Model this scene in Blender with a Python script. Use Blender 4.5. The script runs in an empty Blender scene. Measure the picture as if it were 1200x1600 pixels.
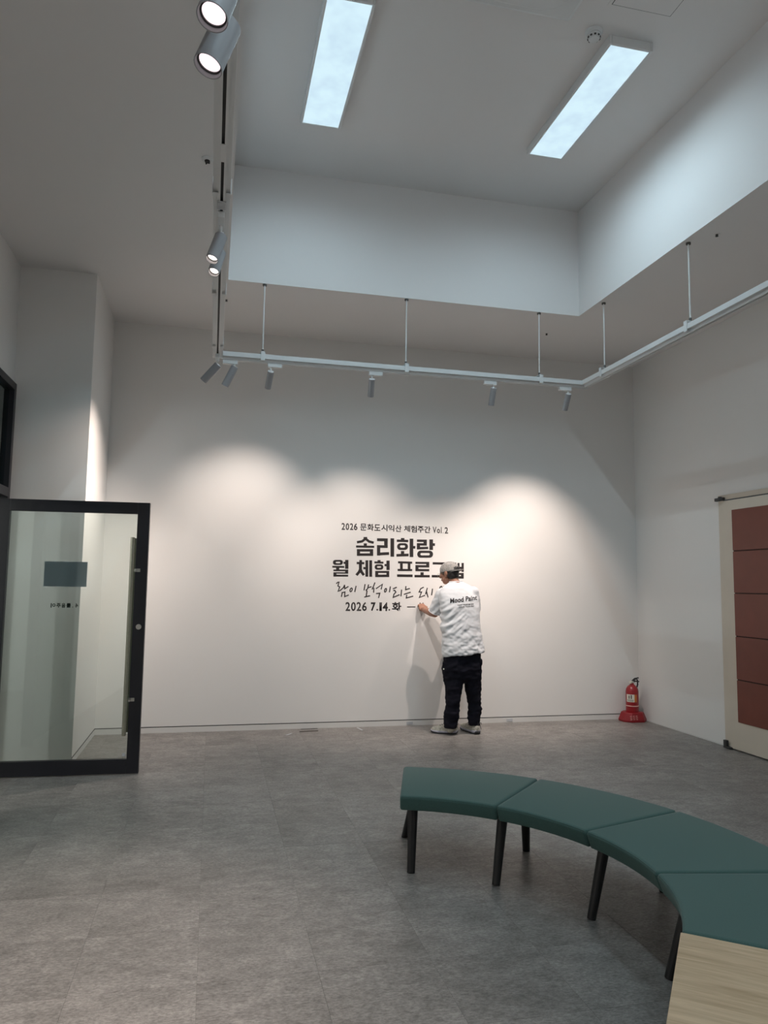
import bpy, bmesh, math, random
from mathutils import Vector, Matrix, noise
from mathutils.bvhtree import BVHTree
PI = math.pi
S = bpy.context.scene
COL = S.collection

# ------------------------------------------------------------------ camera
F_PX, YAW, PITCH, ROLL, EYE = 1151.27, 0.22773, 0.09670, 0.01410, 1.5
_f = Vector((math.sin(YAW)*math.cos(PITCH), math.cos(YAW)*math.cos(PITCH), math.sin(PITCH)))
_r0 = Vector((math.cos(YAW), -math.sin(YAW), 0)); _u0 = _r0.cross(_f)
_r = math.cos(ROLL)*_r0 + math.sin(ROLL)*_u0
_u = -math.sin(ROLL)*_r0 + math.cos(ROLL)*_u0
CAM = Vector((0, 0, EYE))
cd = bpy.data.cameras.new('camera'); cam = bpy.data.objects.new('camera', cd); COL.objects.link(cam)
cd.sensor_fit = 'VERTICAL'; cd.sensor_height = 36; cd.lens = 36*F_PX/1600; cd.clip_start = .05
m = Matrix((_r, _u, -_f)).transposed().to_4x4(); m.translation = CAM
cam.matrix_world = m; S.camera = cam

# ------------------------------------------------------------------ world, exposure
w = bpy.data.worlds.new('world'); S.world = w; w.use_nodes = True
w.node_tree.nodes['Background'].inputs[0].default_value = (.5, .55, .6, 1)
w.node_tree.nodes['Background'].inputs[1].default_value = .3
S.view_settings.view_transform = 'Standard'; S.view_settings.look = 'None'
S.view_settings.gamma = 1; S.view_settings.use_curve_mapping = False
S.view_settings.exposure = 0.08

PANEL_W = 13       # watts of one lamp of a ceiling panel
SPOT_W = 105        # watts of a track spotlight
COOL = (.66, .88, 1.0); WARM = (1.0, .85, .76)

# room numbers (metres)
D, XL, XR, H, H2 = 7.75, -1.055, 4.84, 4.13, 5.193
PY, XW = 6.56, -1.665            # pier face, left wall
WX0, WX1, WY1, WY0 = .05, 3.41, 6.383, -1.2
YF = -2.6

def ray(x, y): return _f*F_PX + _r*(x-600) + _u*(800-y)
def on_z(x, y, z=0.0):
    d = ray(x, y); return CAM + d*((z-EYE)/d.z)
def on_y(x, y, Y=D):
    d = ray(x, y); return CAM + d*(Y/d.y)
def on_x(x, y, X):
    d = ray(x, y); return CAM + d*(X/d.x)

# ------------------------------------------------------------------ materials
def mat(name, col, rough=.5, metal=0, spec=.5, noise_amt=0, scale=20, bump=0, bscale=60, emit=None, estr=0, coat=0):
    M = bpy.data.materials.new(name); M.use_nodes = True
    nt = M.node_tree; b = nt.nodes['Principled BSDF']
    b.inputs['Base Color'].default_value = (*col, 1); b.inputs['Roughness'].default_value = rough
    b.inputs['Metallic'].default_value = metal; b.inputs['Specular IOR Level'].default_value = spec
    b.inputs['Coat Weight'].default_value = coat
    if emit: b.inputs['Emission Color'].default_value = (*emit, 1); b.inputs['Emission Strength'].default_value = estr
    tc = nt.nodes.new('ShaderNodeTexCoord')
    if noise_amt:
        n = nt.nodes.new('ShaderNodeTexNoise'); n.inputs['Scale'].default_value = scale; n.inputs['Detail'].default_value = 5
        nt.links.new(tc.outputs['Object'], n.inputs['Vector'])
        r = nt.nodes.new('ShaderNodeMapRange'); r.inputs['To Min'].default_value = 1-noise_amt; r.inputs['To Max'].default_value = 1+noise_amt
        nt.links.new(n.outputs[0], r.inputs[0])
        mx = nt.nodes.new('ShaderNodeVectorMath'); mx.operation = 'SCALE'; mx.inputs[0].default_value = col
        nt.links.new(r.outputs[0], mx.inputs['Scale']); nt.links.new(mx.outputs[0], b.inputs['Base Color'])
    if bump:
        n = nt.nodes.new('ShaderNodeTexNoise'); n.inputs['Scale'].default_value = bscale; n.inputs['Detail'].default_value = 4
        nt.links.new(tc.outputs['Object'], n.inputs['Vector'])
        bp = nt.nodes.new('ShaderNodeBump'); bp.inputs['Strength'].default_value = bump; bp.inputs['Distance'].default_value = .002
        nt.links.new(n.outputs[0], bp.inputs['Height']); nt.links.new(bp.outputs[0], b.inputs['Normal'])
    return M

M = {}
M['wall'] = mat('white_wall_paint', (.80, .785, .765), .75, noise_amt=.015, scale=1.5, bump=.15, bscale=90, spec=.3)
M['ceil'] = mat('white_ceiling_paint', (.81, .79, .78), .85, noise_amt=.012, scale=1.2, spec=.2)
M['skirt'] = mat('white_skirting', (.72, .71, .69), .5)
M['bed'] = mat('tile_joint', (.17, .165, .155), .9)
M['gap'] = mat('shadow_gap', (.10, .10, .10), .9)
M['white'] = mat('white_powder_coat', (.74, .75, .75), .42)
M['grey_white'] = mat('pale_grey_metal', (.55, .56, .58), .5)
M['head_grey'] = mat('grey_head_paint', (.36, .365, .385), .5)
M['slot'] = mat('track_slot_dark', (.035, .035, .035), .6)
M['black'] = mat('black_anodised', (.012, .012, .017), .38, noise_amt=.1)
M['black_leg'] = mat('black_lacquer', (.008, .008, .009), .42, bump=.05)
M['letter'] = mat('black_vinyl', (.018, .013, .013), .55)
M['steel'] = mat('brushed_steel', (.55, .55, .52), .3, metal=1, noise_amt=.1, scale=60)
M['bronze'] = mat('bronze_steel', (.34, .33, .26), .36, metal=.6, noise_amt=.15, scale=50)
M['cream'] = mat('cream_door_laminate', (.62, .55, .46), .5, noise_amt=.06, scale=6)
M['rust'] = mat('red_brown_veneer', (.17, .040, .024), .5, noise_amt=.12, scale=8)
M['dark_strip'] = mat('dark_brown_strip', (.07, .055, .045), .6)
M['gap_red'] = mat('groove_shade', (.03, .012, .01), .8)
M['red'] = mat('fire_red_paint', (.30, .004, .010), .3, coat=.4)
M['redp'] = mat('red_plastic', (.25, .005, .011), .45)
M['rubber'] = mat('black_rubber', (.012, .012, .012), .6)
M['label'] = mat('cream_label', (.72, .70, .60), .6)
M['orange'] = mat('orange_label', (.55, .16, .03), .6)
M['print_w'] = mat('pale_print', (.75, .45, .40), .6)
M['paper'] = mat('blue_grey_paper', (.66, .72, .86), .8, noise_amt=.05, scale=10)
M['green_print'] = mat('dark_green_print', (.05, .07, .065), .6)
M['cotton'] = mat('white_cotton', (.72, .73, .75), .9, spec=.15, bump=.3, bscale=220)
M['trouser'] = mat('black_trouser_cloth', (.010, .010, .016), .9, spec=.12, noise_amt=.2, scale=30, bump=.3, bscale=120)
M['skin'] = mat('skin', (.34, .165, .105), .55, noise_amt=.08, scale=25)
M['hair'] = mat('black_hair', (.010, .008, .007), .6, noise_amt=.4, scale=200, bump=.6, bscale=300)
M['cap'] = mat('grey_melange_cap', (.33, .315, .295), .9, noise_amt=.75, scale=60, bump=.4, bscale=200, spec=.1)
M['capprint'] = mat('cap_print', (.03, .03, .03), .8)
M['shoe'] = mat('pale_grey_mesh_shoe', (.40, .385, .33), .8, noise_amt=.9, scale=45, bump=.4, bscale=120)
M['sole'] = mat('grey_sole', (.44, .43, .50), .6, noise_amt=.7, scale=30)
M['outsole'] = mat('dark_outsole', (.03, .03, .035), .7)
M['lace'] = mat('grey_lace', (.07, .07, .08), .9)
M['frame'] = mat('gold_wire', (.45, .38, .30), .3, metal=1)
M['wallA'] = mat('next_room_wall', (.72, .72, .70), .8)

def node_mat(name):
    X = bpy.data.materials.new(name); X.use_nodes = True
    return X, X.node_tree, X.node_tree.nodes['Principled BSDF']
def N(nt, t, **kw):
    n = nt.nodes.new(t)
    for k, v in kw.items():
        if k in n.inputs: n.inputs[k].default_value = v
        else: setattr(n, k, v)
    return n
# stone-look vinyl floor
X, nt, b = node_mat('grey_stone_vinyl')
geo = N(nt, 'ShaderNodeNewGeometry'); oi = N(nt, 'ShaderNodeObjectInfo')
off = N(nt, 'ShaderNodeVectorMath', operation='SCALE'); off.inputs[0].default_value = (17, 9, 3)
nt.links.new(oi.outputs['Random'], off.inputs['Scale'])
add = N(nt, 'ShaderNodeVectorMath', operation='ADD')
nt.links.new(geo.outputs['Position'], add.inputs[0]); nt.links.new(off.outputs[0], add.inputs[1])
n1 = N(nt, 'ShaderNodeTexNoise', Scale=3.2, Detail=7.0, Roughness=.62)
n2 = N(nt, 'ShaderNodeTexNoise', Scale=75.0, Detail=4.0, Roughness=.75)
n3 = N(nt, 'ShaderNodeTexNoise', Scale=13.0, Detail=6.0, Roughness=.7)
st = N(nt, 'ShaderNodeVectorMath', operation='MULTIPLY'); st.inputs[1].default_value = (.75, 1.35, 1)
nt.links.new(add.outputs[0], st.inputs[0])
nt.links.new(add.outputs[0], n1.inputs['Vector']); nt.links.new(st.outputs[0], n2.inputs['Vector']); nt.links.new(st.outputs[0], n3.inputs['Vector'])
r1 = N(nt, 'ShaderNodeValToRGB'); r1.color_ramp.elements[0].position = .3; r1.color_ramp.elements[1].position = .7
r1.color_ramp.elements[0].color = (.19, .176, .163, 1); r1.color_ramp.elements[1].color = (.30, .278, .260, 1)
r2 = N(nt, 'ShaderNodeMapRange'); r2.inputs[1].default_value = .38; r2.inputs[2].default_value = .62; r2.inputs[3].default_value = .70; r2.inputs[4].default_value = 1.28
r3 = N(nt, 'ShaderNodeMapRange'); r3.inputs[1].default_value = .35; r3.inputs[2].default_value = .65; r3.inputs[3].default_value = .80; r3.inputs[4].default_value = 1.20
r4 = N(nt, 'ShaderNodeMapRange'); r4.inputs[3].default_value = .93; r4.inputs[4].default_value = 1.05
nt.links.new(n1.outputs[0], r1.inputs[0]); nt.links.new(n2.outputs[0], r2.inputs[0]); nt.links.new(n3.outputs[0], r3.inputs[0]); nt.links.new(oi.outputs['Random'], r4.inputs[0])
ma = N(nt, 'ShaderNodeMath', operation='MULTIPLY'); mb = N(nt, 'ShaderNodeMath', operation='MULTIPLY')
nt.links.new(r2.outputs[0], ma.inputs[0]); nt.links.new(r3.outputs[0], ma.inputs[1]); nt.links.new(ma.outputs[0], mb.inputs[0]); nt.links.new(r4.outputs[0], mb.inputs[1])
sc = N(nt, 'ShaderNodeVectorMath', operation='SCALE'); nt.links.new(r1.outputs[0], sc.inputs[0]); nt.links.new(mb.outputs[0], sc.inputs['Scale'])
nt.links.new(sc.outputs[0], b.inputs['Base Color'])
b.inputs['Roughness'].default_value = .42; b.inputs['Specular IOR Level'].default_value = .45
bp = N(nt, 'ShaderNodeBump'); bp.inputs['Strength'].default_value = .25; bp.inputs['Distance'].default_value = .001
nt.links.new(n2.outputs[0], bp.inputs['Height']); nt.links.new(bp.outputs[0], b.inputs['Normal'])
M['floor'] = X
# oak laminate
X, nt, b = node_mat('light_oak_laminate')
tc = N(nt, 'ShaderNodeTexCoord'); mp = N(nt, 'ShaderNodeMapping'); mp.inputs['Scale'].default_value = (2.2, 26, 10)
nt.links.new(tc.outputs['Object'], mp.inputs[0])
n1 = N(nt, 'ShaderNodeTexNoise', Scale=1.6, Detail=8.0, Roughness=.62, Distortion=.6); nt.links.new(mp.outputs[0], n1.inputs['Vector'])
r1 = N(nt, 'ShaderNodeValToRGB'); r1.color_ramp.elements[0].position = .32; r1.color_ramp.elements[1].position = .68
r1.color_ramp.elements[0].color = (.50, .345, .20, 1); r1.color_ramp.elements[1].color = (.74, .56, .37, 1)
nt.links.new(n1.outputs[0], r1.inputs[0]); nt.links.new(r1.outputs[0], b.inputs['Base Color']); b.inputs['Roughness'].default_value = .5
M['oak'] = X
# green fabric
X, nt, b = node_mat('green_bench_fabric')
tc = N(nt, 'ShaderNodeTexCoord')
n1 = N(nt, 'ShaderNodeTexNoise', Scale=420.0, Detail=3.0); nt.links.new(tc.outputs['Object'], n1.inputs['Vector'])
r1 = N(nt, 'ShaderNodeValToRGB'); r1.color_ramp.elements[0].position = .35; r1.color_ramp.elements[1].position = .65
r1.color_ramp.elements[0].color = (.050, .110, .098, 1); r1.color_ramp.elements[1].color = (.074, .150, .136, 1)
nt.links.new(n1.outputs[0], r1.inputs[0]); nt.links.new(r1.outputs[0], b.inputs['Base Color']); b.inputs['Roughness'].default_value = .75
b.inputs['Specular IOR Level'].default_value = .25; b.inputs['Sheen Weight'].default_value = .15
bp = N(nt, 'ShaderNodeBump'); bp.inputs['Strength'].default_value = .25; bp.inputs['Distance'].default_value = .0006
nt.links.new(n1.outputs[0], bp.inputs['Height']); nt.links.new(bp.outputs[0], b.inputs['Normal'])
M['green'] = X
# door glass: thin pane, tinted transparent + fresnel reflection
def glass(name, tint):
    X = bpy.data.materials.new(name); X.use_nodes = True; nt = X.node_tree; nt.nodes.clear()
    o = N(nt, 'ShaderNodeOutputMaterial'); mix = N(nt, 'ShaderNodeMixShader')
    t = N(nt, 'ShaderNodeBsdfTransparent'); t.inputs[0].default_value = (*tint, 1)
    g = N(nt, 'ShaderNodeBsdfGlossy'); g.inputs[0].default_value = (.92, 1, .97, 1); g.inputs['Roughness'].default_value = .02
    fr = N(nt, 'ShaderNodeFresnel'); fr.inputs[0].default_value = 1.6
    nt.links.new(fr.outputs[0], mix.inputs[0]); nt.links.new(t.outputs[0], mix.inputs[1]); nt.links.new(g.outputs[0], mix.inputs[2]); nt.links.new(mix.outputs[0], o.inputs[0])
    return X
M['glass'] = glass('door_glass', (.885, .925, .91))
M['glassT'] = glass('transom_glass', (.50, .62, .68))
# luminous panel with faint marks of the fittings behind
X, nt, b = node_mat('luminous_diffuser')
tc = N(nt, 'ShaderNodeTexCoord'); n1 = N(nt, 'ShaderNodeTexNoise', Scale=7.0, Detail=2.0); nt.links.new(tc.outputs['Object'], n1.inputs['Vector'])
r1 = N(nt, 'ShaderNodeValToRGB'); r1.color_ramp.elements[0].position = .3; r1.color_ramp.elements[1].position = .6
r1.color_ramp.elements[0].color = (.56, .74, .86, 1); r1.color_ramp.elements[1].color = (.64, .84, .93, 1)
nt.links.new(n1.outputs[0], r1.inputs[0]); nt.links.new(r1.outputs[0], b.inputs['Emission Color']); b.inputs['Emission Strength'].default_value = .98
b.inputs['Base Color'].default_value = (.05, .05, .05, 1)
M['panel'] = X
M['lens'] = mat('lit_lens', (.5, .4, .4), .4, emit=(1.0, .84, .88), estr=1.15)
M['lens_warm'] = mat('lit_lens_warm', (.5, .4, .4), .4, emit=(1.0, .86, .76), estr=4)

# ------------------------------------------------------------------ mesh helpers
def obj(name, bm, m, parent=None, smooth=False, bevel=0, recalc=True):
    if recalc: bmesh.ops.recalc_face_normals(bm, faces=bm.faces)
    me = bpy.data.meshes.new(name); bm.to_mesh(me); bm.free()
    me.materials.append(M[m] if isinstance(m, str) else m)
    if smooth: me.shade_smooth()
    o = bpy.data.objects.new(name, me); COL.objects.link(o)
    if parent: attach(o, parent)
    if bevel:
        b = o.modifiers.new('bevel', 'BEVEL'); b.width = bevel; b.segments = 2; b.limit_method = 'ANGLE'; b.angle_limit = .6
    return o
ROOT = {}
def root_of(p):
    v = Vector(p.location)
    while p.parent: p = p.parent; v = v + Vector(p.location)
    return v
def attach(o, parent):
    # meshes are written in world coordinates; local origin becomes the thing's base
    base = ROOT.get(parent.name, Vector((0, 0, 0)))
    o.parent = parent; ROOT[o.name] = base
    o.data.transform(Matrix.Translation(-base))
def thing(name, loc, label, cat, group=None):
    o = bpy.data.objects.new(name, None); COL.objects.link(o); o.location = loc; o.empty_display_size = .1
    ROOT[o.name] = Vector(loc)
    return tag(o, label, cat, group)
def tag(o, label, cat, group=None):
    o['label'] = label; o['category'] = cat
    if group: o['group'] = group
    return o
def struct(o): o['kind'] = 'structure'; return o
def box(bm, x0, x1, y0, y1, z0, z1):
    vs = [bm.verts.new((x, y, z)) for x in (x0, x1) for y in (y0, y1) for z in (z0, z1)]
    for q in ((0,1,3,2),(4,6,7,5),(0,4,5,1),(2,3,7,6),(0,2,6,4),(1,5,7,3)): bm.faces.new([vs[i] for i in q])
def B(*a):
    bm = bmesh.new(); box(bm, *a); return bm
def Bs(*bs):
    bm = bmesh.new()
    for q in bs: box(bm, *q)
    return bm
def obox(bm, c, ax, ay, az, sx, sy, sz):
    c = Vector(c); vs = []
    for i in (-1, 1):
        for j in (-1, 1):
            for k in (-1, 1): vs.append(bm.verts.new(c + ax*(i*sx/2) + ay*(j*sy/2) + az*(k*sz/2)))
    for q in ((0,1,3,2),(4,6,7,5),(0,4,5,1),(2,3,7,6),(0,2,6,4),(1,5,7,3)): bm.faces.new([vs[i] for i in q])
def basis(d, up=Vector((0, 0, 1))):
    d = Vector(d).normalized()
    if abs(d.dot(up)) > .98: up = Vector((0, 1, 0))
    s = d.cross(up).normalized(); return d, s, s.cross(d).normalized()
def cone(bm, p0, p1, r0, r1, n=20, cap0=True, cap1=True, sx=1.0):
    p0, p1 = Vector(p0), Vector(p1); d, s, t = basis(p1-p0); A = []
    for p, r in ((p0, r0), (p1, r1)):
        A.append([bm.verts.new(p + (s*math.cos(2*PI*i/n)*sx + t*math.sin(2*PI*i/n))*r) for i in range(n)])
    for i in range(n): bm.faces.new((A[0][i], A[0][(i+1) % n], A[1][(i+1) % n], A[1][i]))
    if cap0: bm.faces.new(A[0][::-1])
    if cap1: bm.faces.new(A[1])
def tube(bm, pts, r, n=8):
    pts = [Vector(p) for p in pts]; R = []
    for i, p in enumerate(pts):
        d = pts[min(i+1, len(pts)-1)] - pts[max(i-1, 0)]; _, s, t = basis(d)
        rr = r[i] if isinstance(r, (list, tuple)) else r
        R.append([bm.verts.new(p + (s*math.cos(2*PI*k/n) + t*math.sin(2*PI*k/n))*rr) for k in range(n)])
    for a, b in zip(R, R[1:]):
        for k in range(n): bm.faces.new((a[k], a[(k+1) % n], b[(k+1) % n], b[k]))
    bm.faces.new(R[0][::-1]); bm.faces.new(R[-1])
def lathe(bm, c, prof, n=32, axis=None, caps=True):
    c = Vector(c); d, s, t = basis(axis) if axis else (Vector((0, 0, 1)), Vector((1, 0, 0)), Vector((0, 1, 0)))
    R = []
    for r, h in prof: R.append([bm.verts.new(c + d*h + (s*math.cos(2*PI*k/n) + t*math.sin(2*PI*k/n))*max(r, .0004)) for k in range(n)])
    for a, b in zip(R, R[1:]):
        for k in range(n): bm.faces.new((a[k], a[(k+1) % n], b[(k+1) % n], b[k]))
    if caps: bm.faces.new(R[0][::-1]); bm.faces.new(R[-1])
def ell(bm, c, rad, rot=None, n=20):
    r = bmesh.ops.create_uvsphere(bm, u_segments=n, v_segments=n//2+2, radius=1)
    mt = Matrix.Translation(Vector(c)) @ (rot.to_4x4() if rot else Matrix()) @ Matrix.Diagonal((*rad, 1))
    bmesh.ops.transform(bm, matrix=mt, verts=r['verts'])
def limb(bm, pts, rs, n=14):
    pts = [Vector(p) for p in pts]
    for p, r in zip(pts, rs): ell(bm, p, (r, r, r), n=12)
    for (a, ra), (b, rb) in zip(zip(pts, rs), list(zip(pts, rs))[1:]): cone(bm, a, b, ra, rb, n)
def loft(bm, rings):
    R = [[bm.verts.new(p) for p in r] for r in rings]; n = len(R[0])
    for a, b in zip(R, R[1:]):
        for k in range(n): bm.faces.new((a[k], a[(k+1) % n], b[(k+1) % n], b[k]))
    bm.faces.new(R[0][::-1]); bm.faces.new(R[-1])
def fuse(bm, voxel, iters=4):
    """union of overlapping closed shapes as one continuous surface"""
    bmesh.ops.recalc_face_normals(bm, faces=bm.faces)
    me = bpy.data.meshes.new('tmp'); bm.to_mesh(me); bm.free()
    o = bpy.data.objects.new('tmp', me); COL.objects.link(o)
    r = o.modifiers.new('r', 'REMESH'); r.mode = 'VOXEL'; r.voxel_size = voxel; r.adaptivity = 0
    if iters:
        s = o.modifiers.new('s', 'SMOOTH'); s.factor = .5; s.iterations = iters
    dg = bpy.context.evaluated_depsgraph_get(); dg.update()
    me2 = bpy.data.meshes.new_from_object(o.evaluated_get(dg))
    out = bmesh.new(); out.from_mesh(me2)
    bpy.data.objects.remove(o); bpy.data.meshes.remove(me); bpy.data.meshes.remove(me2)
    return out

# ------------------------------------------------------------------ lights of the room
def lamp(name, kind, loc, power, col, aim=None, size=None, blend=1, radius=.02):
    l = bpy.data.lights.new(name, kind); l.energy = power; l.color = col
    if kind == 'SPOT': l.spot_size = size; l.spot_blend = blend
    l.shadow_soft_size = radius
    o = bpy.data.objects.new(name, l); COL.objects.link(o); o.location = loc
    if aim is not None: o.rotation_euler = Vector(aim).to_track_quat('-Z', 'Y').to_euler()
    return o

def ceiling_panel(x0, x1, y0, y1, label, n=5):
    t = thing('ceiling_light', ((x0+x1)/2, (y0+y1)/2, H2), label, 'light', 'ceiling light panels')
    z = H2-.06; f = .018
    obj('frame', Bs((x0-f, x0, y0-f, y1+f, z-.004, H2), (x1, x1+f, y0-f, y1+f, z-.004, H2), (x0, x1, y0-f, y0, z-.004, H2), (x0, x1, y1, y1+f, z-.004, H2)), 'white', t, bevel=.003)
    obj('diffuser', B(x0, x1, y0, y1, z, z+.012), 'panel', t)
    for k in range(n):
        y = y0 + (y1-y0)*(k+.5)/n
        lamp('panel_lamp', 'SPOT', ((x0+x1)/2, y, z-.01), PANEL_W, COOL, (0, 0, -1), math.radians(176), 1.0, .004)
ceiling_panel(2.4916, 2.7804, 4.1796, 5.4853, 'right glowing white ceiling panel, beside the smoke detector')
ceiling_panel(.5763, .8609, 4.237, 5.5346, 'left glowing white ceiling panel, nearest the hanging track on the left')
for x in (.72, 2.636):   # the next pair of panels, over the photographer's head
    for k in range(4): lamp('panel_lamp', 'SPOT', (x, 1.0+k*.33, H2-.07), PANEL_W*1.5, COOL, (0, 0, -1), math.radians(176), 1.0, .004)
# next room seen through door and transom glass
lamp('next_room_lamp', 'POINT', (-4.5, 4.0, 2.5), 85, (.95, 1, .97), radius=.05)
lamp('rear_fill', 'POINT', (2.6, -1.6, 3.6), 24, (1, .90, .83), radius=.3)  # unseen fill light added behind the camera, not a fitting of the room

# ------------------------------------------------------------------ room shell
T = .12
struct(obj('wall_back', B(XL-T, XR+T, D, D+T, .062, H+.3), 'wall'))
struct(obj('wall_right', B(XR, XR+T, YF, D, 0, H+.3), 'wall'))
struct(obj('wall_front', B(XW-T, XR+T, YF-T, YF, 0, H+.3), 'wall'))
# pier: front face and side, solid block
struct(obj('wall_pier', B(XW-T, XL, PY, D, .0, H+.3), 'wall'))
# left wall with the glazed opening (y 4.1..6.53, z 0..3.11)
OY0, OY1, OZ = 4.0, 6.555, 3.11
struct(obj('wall_left', Bs((XW-T, XW, YF, OY0, 0, H+.3), (XW-T, XW, OY0, PY, OZ, H+.3)), 'wall'))
# lower ceiling round the well, well sides, upper ceiling
bm = Bs((XW-T, WX0-.08, YF, D+T, H, H+.05), (WX1+.08, XR+T, YF, D+T, H, H+.05), (WX0-.08, WX1+.08, WY1+.08, D+T, H, H+.05), (WX0-.08, WX1+.08, YF, WY0-.08, H, H+.05))
struct(obj('ceiling', bm, 'ceil'))
struct(obj('wall_well_back', B(WX0, WX1, WY1, WY1+.08, H, H2), 'ceil'))
struct(obj('wall_well_right', B(WX1, WX1+.08, WY0, WY1+.08, H, H2), 'ceil'))
struct(obj('wall_well_left', B(WX0-.08, WX0, WY0, WY1+.08, H, H2), 'ceil'))
struct(obj('wall_well_front', B(WX0, WX1, WY0-.08, WY0, H, H2), 'ceil'))
struct(obj('ceiling', B(WX0-.08, WX1+.08, WY0-.08, WY1+.08, H2, H2+.06), 'ceil'))
# skirting with a shadow gap above it
o = struct(obj('baseboard_back', B(XL, XR, D-.001, D+.05, 0, .052), 'skirt'))
obj('shadow_gap', B(XL, XR, D+.012, D+.05, .052, .062), 'gap', o)
for i, (px, py) in enumerate(((640, 1129), (796, 1124))):
    q = on_y(px, py); obj('cover_plate', B(q.x-.035, q.x+.035, D-.005, D, .012, .040), 'grey_white', o, bevel=.001)
o = struct(obj('baseboard_left', B(XL, XL+.004, PY, D, 0, .052), 'skirt'))
obj('shadow_gap', B(XL, XL+.0045, PY, D, .052, .058), 'gap', o)
struct(obj('baseboard_right', B(XR-.004, XR, 6.33, D, 0, .014), 'skirt'))
# floor: bed plus single tiles
fl = struct(obj('floor', B(XW-3.6, XR+T, YF-T, D+T, -.05, -.004), 'bed'))
TS = .4565
tm = None
def tile_mesh():
    bm = bmesh.new(); g = .0003; s = TS-g; r = .0004
    lo = [bm.verts.new((x, y, -.006)) for x, y in ((g, g), (s, g), (s, s), (g, s))]
    mi = [bm.verts.new((x, y, -r)) for x, y in ((g, g), (s, g), (s, s), (g, s))]
    hi = [bm.verts.new((x, y, 0)) for x, y in ((g+r, g+r), (s-r, g+r), (s-r, s-r), (g+r, s-r))]
    for a, b2 in ((lo, mi), (mi, hi)):
        for k in range(4): bm.faces.new((a[k], a[(k+1) % 4], b2[(k+1) % 4], b2[k]))
    bm.faces.new(hi); bm.faces.new(lo[::-1])
    bmesh.ops.recalc_face_normals(bm, faces=bm.faces)
    me = bpy.data.meshes.new('tile'); bm.to_mesh(me); bm.free(); me.materials.append(M['floor']); return me
tm = tile_mesh()
ix0 = math.floor((XW-.05)/TS); ix1 = math.ceil(XR/TS)
for i in range(ix0, ix1):
    shift = 0 if i % 2 else TS*.0
    for j in range(17):
        y = 7.95 - (j+1)*TS + (3.905-(7.95-9*TS))
        if y < 1.1 or y > D+.05: continue
        if y+TS > D+.1: continue
        o = bpy.data.objects.new('tile', tm); COL.objects.link(o); o.parent = fl; o.location = (i*TS, y, 0)
# last row against the back wall and the floor outside the picture
ytop = 3.905 + math.floor((D-3.905)/TS)*TS
bm = bmesh.new()
for i in range(ix0, ix1): 
    if ytop < D-.01: box(bm, i*TS+.0006, (i+1)*TS-.0006, ytop+.0006, D+.06, -.006, 0)
ylow = 3.905 - 7*TS
for i in range(ix0, ix1):
    for k in range(12):
        a = ylow-(k+1)*TS
        if a > YF-.5: box(bm, i*TS+.0006, (i+1)*TS-.0006, max(a, YF-T)+.0006, a+TS-.0006, -.006, 0)
for i in range(ix0-8, ix0):
    for k in range(14):
        box(bm, i*TS+.0006, (i+1)*TS-.0006, 1.6+k*TS+.0006, 1.6+(k+1)*TS-.0006, -.006, 0)
o = obj('tile_field', bm, 'floor', fl); o['kind'] = 'stuff'
# drop tiles that ended up below ylow (the joined field covers them)
for t in [c for c in fl.children if c.name.startswith('tile') and c.name != 'tile_field' and not c.get('kind')]:
    if t.location.y < ylow-.01 or t.location.y > ytop-.01: bpy.data.objects.remove(t)

# room next door (seen in the glass)
struct(obj('wall_next_room', Bs((-5.2, -5.1, 1.6, 7.9, 0, 3.3), (-5.1, XW-T, 7.8, 7.9, 0, 3.3), (-5.1, XW-T, 1.6, 1.7, 0, 3.3)), 'wallA'))
struct(obj('ceiling', B(-5.2, XW-T, 1.6, 7.9, 3.3, 3.35), 'ceil'))

# ------------------------------------------------------------------ left glazing: transom window and pivot door
xo, xi = XW-.06, XW+.028
wn = struct(obj('window_1', Bs((xo, xi, OY1-.06, OY1, 2.16, OZ), (xo, xi, OY0, OY1-.06, OZ-.06, OZ), (xo, xi, OY0, OY1-.06, 2.16, 2.235), (xo, xi, OY0, OY0+.06, 0, OZ-.06), (xo, xi, 5.10, 5.16, 0, 2.16), (xo, xi, OY1-.06, OY1, 0, 2.16)), 'black', bevel=.002))
obj('pane', B(XW-.02, XW-.012, OY0+.06, OY1-.06, 2.235, OZ-.06), 'glassT', wn)
obj('pane', B(XW-.02, XW-.012, OY0+.06, 5.10, .02, 2.16), 'glass', wn)
# door leaf, open into the room
A = Vector((-.501, 6.157, 0)); Bp = Vector((-1.625, 6.216, 0))
ex = (A-Bp).normalized(); ey = Vector((-ex.y, ex.x, 0)); ez = Vector((0, 0, 1)); DW = (A-Bp).length
def dbox(bm, s0, s1, z0, z1, t0, t1):   # s measured from the free edge towards the hinge, t: away from camera
    c = A - ex*((s0+s1)/2) + ey*((t0+t1)/2) + ez*((z0+z1)/2); obox(bm, c, ex, ey, ez, s1-s0, t1-t0, z1-z0)
def DB(*q):
    bm = bmesh.new(); [dbox(bm, *a) for a in q]; return bm
dr = struct(obj('door_1', DB((0, .092, .008, 2.117, -.002, .043), (DW-.08, DW, .008, 2.117, -.002, .043), (.092, DW-.08, 2.025, 2.117, -.002, .043), (.092, DW-.08, .008, .118, -.002, .043)), 'black', bevel=.002))
obj('pane', DB((.088, DW-.076, .114, 2.029, .016, .026)), 'glass', dr)
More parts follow.
